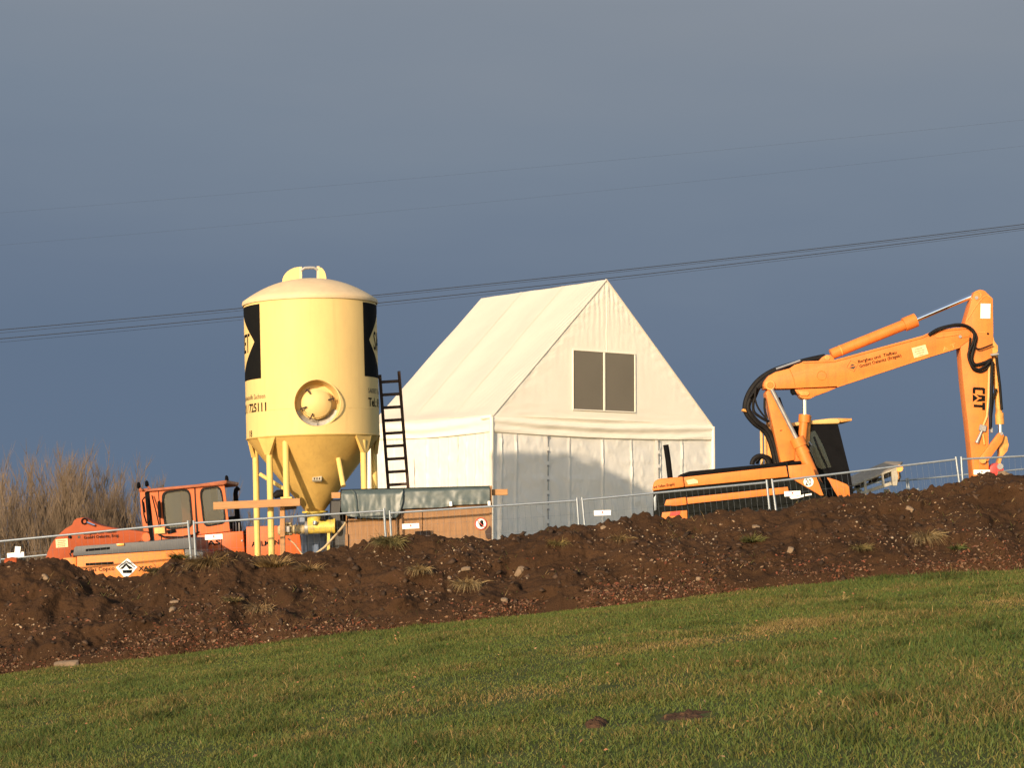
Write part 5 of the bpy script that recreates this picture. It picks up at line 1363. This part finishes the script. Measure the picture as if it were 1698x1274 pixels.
line_([(0, 406), (280, 384), (1000, 315.6), (1329, 282), (1698, 241.7)], 95, 0.0023, 'faint second wire high in the grey sky')
# ------------------------------------------------------------------ bare bushes beyond the site on the left
def bush(px, top_py, d, spread, n, seed, label):
    rd = random.Random(seed)
    x = W(px, 900, d).x
    g = float(gz(x, d)) - 0.05
    H = W(px, top_py, d).z - g
    root = thing('bare_bush', label, 'bush', (x, d, g), 'bare winter bushes beyond the site')
    stems, twigs = MB(), MB()
    def grow(p, dirv, length, r, lvl, mb):
        k = (5, 3, 2)[lvl]
        pts, rs = [p.copy()], [r]
        v = dirv.normalized()
        for i in range(k):
            v = (v + Vector((rd.gauss(0, 0.07), rd.gauss(0, 0.07), 0.05 + 0.04 * lvl))).normalized()
            pts.append(pts[-1] + v * length / k); rs.append(r * (1 - 0.8 * (i + 1) / k))
        mb.tube(pts, rs, 4 if lvl == 0 else 3, False)
        if lvl < 2:
            m = (17 if lvl == 0 else 10)
            for j in range(m):
                t = (0.12 + 0.86 * (j + rd.random()) / m) if lvl == 0 else (0.1 + 0.85 * rd.random())
                q_ = pts[min(k - 1, int(t * k))].lerp(pts[min(k, int(t * k) + 1)], t * k - int(t * k))
                a = rd.random() * 2 * PI
                dv = v * 1.0 + Vector((math.cos(a), math.sin(a), 0)) * (0.40 + 0.25 * rd.random()) + Vector((0, 0, 0.35))
                grow(q_, dv, length * (0.42 - 0.22 * t * (lvl == 0)) * (0.7 + 0.6 * rd.random()), r * 0.5 if lvl == 0 else r * 0.7, lvl + 1, twigs)
    for s_ in range(int(n * 1.5)):
        a = rd.random() * 2 * PI; rr_ = rd.random() ** 0.5
        b = Vector((x + math.cos(a) * rr_ * spread * 0.45, d + math.sin(a) * rr_ * spread * 0.45, g))
        ln = Vector((math.cos(a) * rr_ * 0.22, math.sin(a) * rr_ * 0.22, 1))
        grow(b, ln, H * (0.95 - 0.28 * rr_ * rd.random()) * (0.72 + 0.3 * rd.random()), 0.017, 0, stems)
    stems.build('stem', M['twig'], root, recalc=False, smooth=60)
    twigs.build('twigs', M['twig'], root, recalc=False, smooth=60)
for i, (px, ty, d, sp, n, lab) in enumerate((
    (-40, 840, 62, 3.0, 14, 'bare bush cut off by the left edge of the picture'),
    (18, 806, 60, 2.4, 14, 'bare bush leftmost, above the white notices'),
    (66, 770, 61, 2.4, 18, 'tall bare bush behind the tip of the loader arm'),
    (108, 752, 60, 2.2, 20, 'tallest bare bush behind the bell shaped arm end'),
    (156, 762, 61, 2.2, 18, 'tall dense bare bush above the loader arm'),
    (197, 790, 60, 2.2, 16, 'bare bush left of the loader cab mirrors'),
    (238, 812, 62, 2.0, 8, 'bare bush half hidden by the front of the loader cab'),
    (300, 826, 64, 2.2, 6, 'sparse bare bush seen through the loader windows'),
    (372, 812, 64, 2.0, 6, 'sparse bare bush between loader cab and silo leg'),
    (440, 826, 66, 2.6, 7, 'lowest bare bush seen between the silo legs'))):
    bush(px, ty - 4, d, sp, n, 40 + i, lab)

# ------------------------------------------------------------------ stones, boulders and tufts on the bank
def rock_mesh(seed, sx_, sy_, sz_):
    bm = bmesh.new(); bmesh.ops.create_icosphere(bm, subdivisions=2, radius=1)
    for v in bm.verts:
        n_ = mnoise.noise(v.co * 1.3 + Vector((seed * 7.1, 0, 0))) * 0.35 + mnoise.noise(v.co * 3 + Vector((0, seed * 3.3, 0))) * 0.14
        v.co *= 1 + n_
        for ax in range(3):
            lim = 0.72
            if abs(v.co[ax]) > lim: v.co[ax] = math.copysign(lim + (abs(v.co[ax]) - lim) * 0.3, v.co[ax])
        v.co.x *= sx_; v.co.y *= sy_; v.co.z *= sz_
    me = bpy.data.meshes.new('stone'); bm.to_mesh(me); bm.free()
    me.polygons.foreach_set('use_smooth', [True] * len(me.polygons)); me.set_sharp_from_angle(angle=R(32))
    me.materials.append(M['stone'])
    return me
RG = 'stones lying on the earth bank'
def rock(px, py, w, h_, label, seed, tilt=0.0, where=None, name='stone', cat='stone'):
    p = where or bank_px(px, py)
    k = 1 / PPM(p.y)
    o = bpy.data.objects.new(name, rock_mesh(seed, w * k / 1.5, 0.6 * (w + h_) / 2 * k / 1.5 + 0.02, h_ * k / 1.5))
    COL.objects.link(o); o.location = p + Vector((0, -0.02, 0)); o.rotation_euler = (0.2, tilt, seed)
    o.rotation_euler.z = 0.3 * math.sin(seed)
    o.location.z -= 0.25 * h_ * k
    return tag(o, label, cat, RG)
rock(287, 1012, 11, 20, 'upright pale stone at mid bank below the compressor', 1, 0.5)
rock(291, 998, 14, 7, 'flat pale stone just above the upright one', 2, -0.1)
rock(116, 1100, 38, 14, 'largest flat brown stone at the bank foot far left', 3, -0.1)
rock(78, 957, 12, 8, 'tilted stone high on the bank at far left', 4, 0.7)
rock(862, 944, 12, 20, 'tall narrow stone in the middle of the bank below the tent', 5, 0.5)
rock(836, 995, 12, 8, 'pale block stone low on the bank below the tent', 6)
rock(773, 942, 15, 6, 'flat light stone below the plywood enclosure', 7, -0.1)
rock(1001, 875, 10, 8, 'reddish stone near the crest under the tent name plate', 8, 0.4)
rock(1253, 872, 12, 6, 'flat cream stone under the excavator near the crest', 9, 0.1)
rock(1308, 911, 10, 11, 'pale stone at mid bank below the speed sign', 10, 0.3)
rock(1507, 842, 13, 8, 'light triangular stone below the conveyor end', 11, 0.5)
rock(1156, 960, 8, 6, 'small white stone low on the bank at right of centre', 12)
rock(746, 958, 7, 6, 'small pale stone left of the dry tuft at mid bank', 13, 0.6)
rock(745, 978, 6, 4, 'small white stone below the plywood box at lower bank', 14)
rock(0, 0, 24, 20, 'large pale boulder on the crest by the bucket coupler', 15, 0.35, W(1665, 788, 34.9), 'boulder', 'boulder')
def tuft_arrays(p, n, length, droop, seed, col, lean=(0, -0.5, 0)):
    r_ = np.random.default_rng(seed)
    vs, fs, cs = [], [], []
    for k in range(n):
        a = r_.uniform(0, 2 * PI); rad = r_.uniform(0, 0.75) ** 1.3 * length
        b = np.array([math.cos(a) * rad * 1.2, math.sin(a) * rad * 0.5, 0.0])
        L = 1.5 * length * r_.uniform(0.2, 1.15)
        dr = np.array([math.cos(a) * 0.7 + lean[0] + r_.normal(0, 0.25), math.sin(a) * 0.4 + lean[1] * 1.8, 0.8]); dr /= np.linalg.norm(dr)
        side = np.cross(dr, [r_.normal(), r_.normal(), 0.2]); side /= np.linalg.norm(side) + 1e-9
        dk = r_.uniform(0.3, 1.35)
        w = 0.0048 * r_.uniform(0.7, 1.5)
        c = np.array(col) * r_.uniform(0.8, 2.0)
        n0 = len(vs)
        for i, t in enumerate((0, 0.35, 0.7, 1.0)):
            q_ = b + dr * L * t + np.array([lean[0] * 0.4, lean[1] * 0.8, -0.75]) * droop * L * t * t * dk
            ww = w * (1 - t * 0.85)
            vs += [q_ - side * ww, q_ + side * ww]; cs += [c, c]
        for i in range(3):
            fs.append((n0 + 2 * i, n0 + 2 * i + 1, n0 + 2 * i + 3, n0 + 2 * i + 2))
    return np.array(vs), np.array(fs), np.array(cs)
TG = 'dry grass tufts growing on the earth bank'
tufts = [
 (350, 935, 260, 0.34, 0.9, (0.17, 0.11, 0.045), 'big trailing dry tuft on the crest below the loader cab'),
 (300, 925, 120, 0.16, 0.5, (0.12, 0.11, 0.04), 'greenish tuft on the left hump of the crest'),
 (262, 948, 120, 0.18, 0.9, (0.13, 0.10, 0.045), 'drooping tuft beside the diamond sign'),
 (432, 1010, 170, 0.2, 1.0, (0.24, 0.16, 0.08), 'pale hanging tuft at mid bank below the silo'),
 (390, 995, 90, 0.14, 0.8, (0.16, 0.12, 0.05), 'short tuft left of the pale hanging one'),
 (455, 940, 140, 0.26, 0.3, (0.2, 0.135, 0.06), 'tall dry stalks on the bank right below the silo leg'),
 (515, 945, 140, 0.2, 0.6, (0.2, 0.135, 0.065), 'dry tuft on the bank under the mixer'),
 (645, 900, 220, 0.26, 0.9, (0.15, 0.125, 0.05), 'bushy tuft at the fence posts before the plywood box'),
 (697, 945, 150, 0.17, 1.0, (0.24, 0.17, 0.08), 'straw coloured tuft below the plywood box'),
 (775, 970, 220, 0.22, 1.0, (0.26, 0.185, 0.09), 'large straw tuft overhanging a dark hollow below the box'),
 (925, 903, 100, 0.15, 0.8, (0.17, 0.13, 0.05), 'small tuft under the tent at upper bank'),
 (1028, 895, 80, 0.17, 0.9, (0.17, 0.115, 0.05), 'small trailing tuft left of the excavator tail'),
 (1245, 898, 130, 0.17, 0.5, (0.1, 0.1, 0.035), 'greenish tuft on the bank below the excavator engine'),
 (1424, 910, 110, 0.15, 0.8, (0.15, 0.12, 0.05), 'low tuft below the excavator cab'),
 (1535, 892, 260, 0.24, 1.0, (0.2, 0.145, 0.07), 'wide tangled straw tuft on the right part of the bank'),
 (1585, 910, 120, 0.13, 0.6, (0.08, 0.095, 0.03), 'green tuft right of the tangled straw'),
 (1390, 1000, 110, 0.11, 0.3, (0.26, 0.2, 0.09), 'pale grass clump at the edge of the meadow')]
for i, (px, py, n, L, dr, col, lab) in enumerate(tufts):
    p = bank_px(px, py)
    if py > 990 and px > 1300: gx_, gy_ = ground_at(px, py); p = Vector((gx_, gy_, float(gz(gx_, gy_))))
    v_, f_, c_ = tuft_arrays(p, int(n * 2.4), L, dr, 300 + i, col)
    o = tinted_object("grass_tuft", v_, f_, c_, M["litter"]); o.location = p + Vector((0, -0.01, -0.01)); tag(o, lab, 'tuft', TG)

# bank surface samples for what nobody could count
def bank_samples(n, tfun, seed, clump=0.0):
    r_ = np.random.default_rng(seed)
    c = r_.uniform(0.12, 0.88, n) * (NC - 1); t = tfun(r_, n)
    j = np.clip(t, 0, 0.999) * NR
    c0 = c.astype(int); j0 = j.astype(int); a, b = c - c0, j - j0
    def f(A): return (A[j0, c0] * (1 - a) + A[j0, c0 + 1] * a) * (1 - b) + (A[j0 + 1, c0] * (1 - a) + A[j0 + 1, c0 + 1] * a) * b
    P = np.stack([f(BX), f(BY), f(BZ)], 1)
    if clump:
        k = vnoise(P[:, 0] * 1.4 + seed, P[:, 2] * 2.4 + P[:, 1] * 0.7, seed) * 0.65 + vnoise(P[:, 0] * 4.5, P[:, 2] * 7 + seed, seed + 1) * 0.35
        P = P[k > r_.uniform(0.5 - clump, 0.5 + clump * 0.6, len(P))]
    return P, r_
OCT_V = np.array([(1, 0, 0), (-1, 0, 0), (0, 1, 0), (0, -1, 0), (0, 0, 1), (0, 0, -1)], float)
OCT_F = np.array([(0, 2, 4), (2, 1, 4), (1, 3, 4), (3, 0, 4), (2, 0, 5), (1, 2, 5), (3, 1, 5), (0, 3, 5)])
def scatter_rocks(name, P, r_, smin, smax, cols, pw=3.0):
    n = len(P)
    s = smin + (smax - smin) * r_.random(n) ** pw
    sc_ = s[:, None] * r_.uniform(0.5, 1.3, (n, 3)); sc_[:, 2] *= 0.7
    ang = r_.uniform(0, PI, n)
    V = OCT_V[None] * sc_[:, None, :] * r_.uniform(0.7, 1.2, (n, 6, 1))
    x = V[..., 0] * np.cos(ang)[:, None] - V[..., 1] * np.sin(ang)[:, None]
    y = V[..., 0] * np.sin(ang)[:, None] + V[..., 1] * np.cos(ang)[:, None]
    z = V[..., 2] + x * r_.normal(0, 0.4, n)[:, None]
    V = np.stack([x, y, z], 2) + P[:, None, :]
    Fc = (OCT_F[None] + (np.arange(n) * 6)[:, None, None]).reshape(-1, 3)
    cols = np.array(cols)
    c = cols[r_.integers(0, len(cols), n)] * r_.uniform(0.6, 1.3, (n, 1))
    o = tinted_object(name, V.reshape(-1, 3), Fc, np.repeat(c, 6, 0), M['litter'])
    tag(o, kind='stuff')
P_, r_ = bank_samples(6500, lambda q_, n: q_.beta(1.2, 1.3, n), 11, 0.14)
scatter_rocks('pebbles', P_, r_, 0.005, 0.034, [(0.27, 0.18, 0.11), (0.2, 0.13, 0.08), (0.16, 0.1, 0.06), (0.3, 0.23, 0.16), (0.13, 0.075, 0.042)], 3.6)
P_, r_ = bank_samples(4200, lambda q_, n: q_.uniform(0.02, 1, n), 12, 0.3)
scatter_rocks('soil_clods', P_, r_, 0.010, 0.085, [(0.045, 0.027, 0.017), (0.036, 0.022, 0.014), (0.058, 0.035, 0.022)], 4.2)
# dead leaves gathered towards the foot of the bank, a few blown over the meadow
def leaves(name, P, r_, smin, smax, cols):
    n = len(P)
    s = r_.uniform(smin, smax, n)
    ax = r_.normal(0, 1, (n, 3)); ax[:, 2] *= 0.6; ax /= np.linalg.norm(ax, axis=1)[:, None]
    bx = np.cross(ax, r_.normal(0, 1, (n, 3)) + np.array([0, 0, 0.01])); bx /= np.linalg.norm(bx, axis=1)[:, None] + 1e-9
    nz = np.cross(ax, bx)
    k = [(-1, 0, 0), (-0.2, -0.45, 0.15), (0.9, 0, 0.1), (-0.2, 0.45, 0.2)]
    V = np.stack([P + s[:, None] * (ax * a + bx * b + nz * c) for a, b, c in k], 1)
    V[..., 2] += 0.008
    Fc = (np.array([(0, 1, 2), (0, 2, 3)])[None] + (np.arange(n) * 4)[:, None, None]).reshape(-1, 3)
    cols = np.array(cols)
    c = cols[r_.integers(0, len(cols), n)] * r_.uniform(0.55, 1.3, (n, 1))
    o = tinted_object(name, V.reshape(-1, 3), Fc, np.repeat(c, 4, 0), M['litter'])
    tag(o, kind='stuff')
P_, r_ = bank_samples(19000, lambda q_, n: np.where(q_.random(n) < 0.55, np.abs(q_.normal(0.03, 0.07, n)), np.abs(q_.normal(0.03, 0.27, n))), 13, 0.2)
leaves('dead_leaves', P_, r_, 0.012, 0.044, [(0.14, 0.056, 0.03), (0.12, 0.06, 0.034), (0.15, 0.085, 0.05), (0.09, 0.042, 0.026), (0.18, 0.115, 0.07), (0.155, 0.05, 0.028), (0.075, 0.038, 0.024), (0.1, 0.05, 0.028)])
# weedy green and dry blades thinly over the bank
P_, r_ = bank_samples(5200, lambda q_, n: q_.beta(1.1, 1.0, n), 14)
keep = vnoise(P_[:, 0] * 1.1, P_[:, 1] * 1.3 + P_[:, 2] * 1.5, 8) > 0.60
P_ = P_[keep]; n = len(P_)
L_ = r_.uniform(0.04, 0.14, n); a_ = r_.uniform(0, 2 * PI, n)
tip = np.stack([np.cos(a_) * 0.6, np.sin(a_) * 0.4 - 0.35, r_.uniform(-0.2, 1, n)], 1) * L_[:, None]
sd_ = np.stack([-np.sin(a_ + 1), np.cos(a_ + 1), np.zeros(n)], 1) * 0.005
V = np.stack([P_ - sd_, P_ + sd_, P_ + tip], 1).reshape(-1, 3)
cc = np.where(r_.random((n, 1)) < 0.4, np.array([[0.07, 0.075, 0.022]]), np.array([[0.19, 0.13, 0.06]])) * r_.uniform(0.6, 1.3, (n, 1))
tag(tinted_object('bank_weeds', V, np.arange(n * 3).reshape(-1, 3), np.repeat(cc, 3, 0), M['litter']), kind='stuff')

# ------------------------------------------------------------------ bare soil spots in the meadow
dry_soil = mat('dry_soil', (0.085, 0.046, 0.026), 0.95, var=0.35, scale=9, bump=0.8, bscale=40, spec=0.08)
def mound(px, py, w, dep, h_, label, seed):
    x, y = ground_at(px, py); k = 1 / PPM(y)
    rx, ry = w * k / 2, dep
    def fn(i, j):
        a, r_ = 2 * PI * i, j
        wob = 1 + 0.25 * fb(math.cos(a) * 2 + seed, math.sin(a) * 2, 3, 5)
        X, Y = x + math.cos(a) * rx * r_ * wob, y + math.sin(a) * ry * r_ * wob
        return Vector((X, Y, float(gz(X, Y)) - 0.03 + h_ * (1 - r_ ** 2) * (0.7 + 0.6 * fb(X * 9, Y * 9, 3, 2)) + 0.02 * fb(X * 30, Y * 30, 2, 3)))
    o = MB().grid(fn, 36, 9).build('soil_mound', dry_soil, None, recalc=True, smooth=80)
    tag(o, label, 'mound', 'bare soil mounds in the meadow')
mound(987, 1203, 52, 0.32, 0.10, 'small dark molehill in the lower meadow left of the long scrape', 1)
mound(1136, 1188, 125, 0.5, 0.065, 'long flat reddish soil scrape in the lower meadow', 2)
mound(480, 1158, 60, 0.3, 0.045, 'low soil spot in the meadow below the silo', 3)
mound(660, 1052, 60, 0.2, 0.045, 'narrow soil spot at the foot of the bank', 4)

# ------------------------------------------------------------------ meadow grass: single blades
NBL = 600000
rg = np.random.default_rng(99)
yb = rg.uniform(9.5 ** 1.6, 31.6 ** 1.6, int(NBL * 1.3)) ** (1 / 1.6)
xb = rg.uniform(-1, 1, len(yb)) * (yb * 0.27 + 1.6)
toe_x = (np.linspace(-420, 2120, 60) - CX) / F * D_TOE
patch = fbm(xb * 0.55 + yb * 0.03, yb * 0.33, 4, 3)
fine = fbm(xb * 2.6, yb * 1.6, 3, 23)
spots = [ground_at(px, py) + (w, dp, s) for px, py, w, dp, s in (
    (1250, 1048, 3.4, 0.9, 1.0), (1480, 1020, 2.5, 0.9, 1.0), (1080, 1075, 2.2, 0.6, 0.8), (600, 1195, 0.9, 0.45, 1.0), (860, 1162, 0.9, 0.45, 0.9), (680, 1120, 1.4, 0.4, 0.5), (1340, 1252, 0.7, 0.4, 0.8),
    (1400, 1170, 1.0, 0.35, 0.6), (330, 1150, 1.0, 0.4, 0.5), (450, 1240, 0.8, 0.35, 0.7), (1000, 1130, 1.6, 0.35, 0.5), (170, 1195, 1.2, 0.4, 0.4), (1650, 1190, 0.9, 0.4, 0.6))]
blot = fbm(xb * 1.3, yb * 0.9, 4, 57)
dry = 0.22 + 0.5 * fbm(xb * 0.8 - yb * 0.12, yb * 0.9, 4, 41) + 0.3 * fine
for sx0, sy0, w, dp, s in spots:
    dry = dry + 0.8 * s * np.exp(-((xb - sx0) / w) ** 2 - ((yb - sy0 - 0.18 * (xb - sx0) - 0.5 * blot) / dp) ** 2) * np.clip(0.55 + 1.3 * blot, 0, 1.3)
dens = np.clip(0.75 + 0.5 * fine + 0.3 * patch, 0.3, 1)
bare = np.ones_like(xb, bool)
for px, py, w, dp in ((987, 1204, 24, 0.3), (1136, 1190, 58, 0.46), (480, 1158, 30, 0.16), (660, 1052, 34, 0.12)):
    x0_, y0_ = ground_at(px, py); k = w / PPM(y0_)
    bare &= ((xb - x0_) / k) ** 2 + ((yb - y0_) / dp) ** 2 > rg.uniform(0.6, 1.2, len(xb))
keep = (rg.random(len(xb)) < dens) & bare
xb, yb, dry, patch, fine = xb[keep][:NBL], yb[keep][:NBL], dry[keep][:NBL], patch[keep][:NBL], fine[keep][:NBL]
n = len(xb)
zb = gz(xb, yb) - 0.01
L_ = (0.037 + 0.034 * np.clip(0.5 + patch + 0.6 * fine, 0, 1.4)) * rg.uniform(0.55, 1.3, n)
L_ *= np.where(rg.random(n) < 0.03, 1.7, 1.0)
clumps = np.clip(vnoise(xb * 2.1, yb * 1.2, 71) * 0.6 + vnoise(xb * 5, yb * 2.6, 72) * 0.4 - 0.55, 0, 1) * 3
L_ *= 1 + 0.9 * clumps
a_ = rg.uniform(0, 2 * PI, n); lean = rg.uniform(0.1, 0.9, n)
fa_ = rg.uniform(0, PI, n)
wd = 0.0033 * rg.uniform(0.7, 1.4, n) * (1 + 0.012 * (yb - 10))
B = np.stack([xb, yb, zb], 1)
S = np.stack([np.cos(fa_), np.sin(fa_), np.zeros(n)], 1) * wd[:, None]
D = np.stack([np.cos(a_) * lean, np.sin(a_) * lean, np.ones(n)], 1); D /= np.linalg.norm(D, axis=1)[:, None]
mid = B + D * (L_ * 0.5)[:, None]
D2 = D.copy(); D2[:, 2] *= 0.55; D2[:, :2] *= 1.5
tp = mid + D2 * (L_ * 0.5)[:, None]
V = np.stack([B - S, B + S, mid - S * 0.8, mid + S * 0.8, tp], 1).reshape(-1, 3)
Fc = (np.array([(0, 1, 3), (0, 3, 2), (2, 3, 4)])[None] + (np.arange(n) * 5)[:, None, None]).reshape(-1, 3)
green = np.array([0.105, 0.145, 0.029]); deep = np.array([0.052, 0.1, 0.024]); olive = np.array([0.165, 0.145, 0.034]); straw = np.array([0.27, 0.185, 0.07])
u = rg.random((n, 1))
col = deep + (green - deep) * np.clip(u * 0.7 + 0.25 - 0.5 * patch[:, None] - 0.35 * fine[:, None], 0, 1) + (olive - green) * np.clip(rg.normal(0.3, 0.35, (n, 1)) + dry[:, None] * 0.6, 0, 1)
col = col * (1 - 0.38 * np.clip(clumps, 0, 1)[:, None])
isdry = rg.random(n) < np.clip(dry * 0.6 - 0.1, 0.015, 0.75)
col = np.where(isdry[:, None], straw * rg.uniform(0.55, 1.25, (n, 1)), col)
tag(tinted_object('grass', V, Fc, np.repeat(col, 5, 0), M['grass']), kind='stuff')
# leaves lying in the meadow
ml = 420
yl = np.sqrt(rg.uniform(11 ** 2, 31 ** 2, ml)); xl = rg.uniform(-1, 1, ml) * yl * 0.27
leaves('meadow_leaves', np.stack([xl, yl, gz(xl, yl) + 0.035], 1), rg, 0.010, 0.024, [(0.22, 0.1, 0.05), (0.26, 0.15, 0.08), (0.16, 0.075, 0.04)])
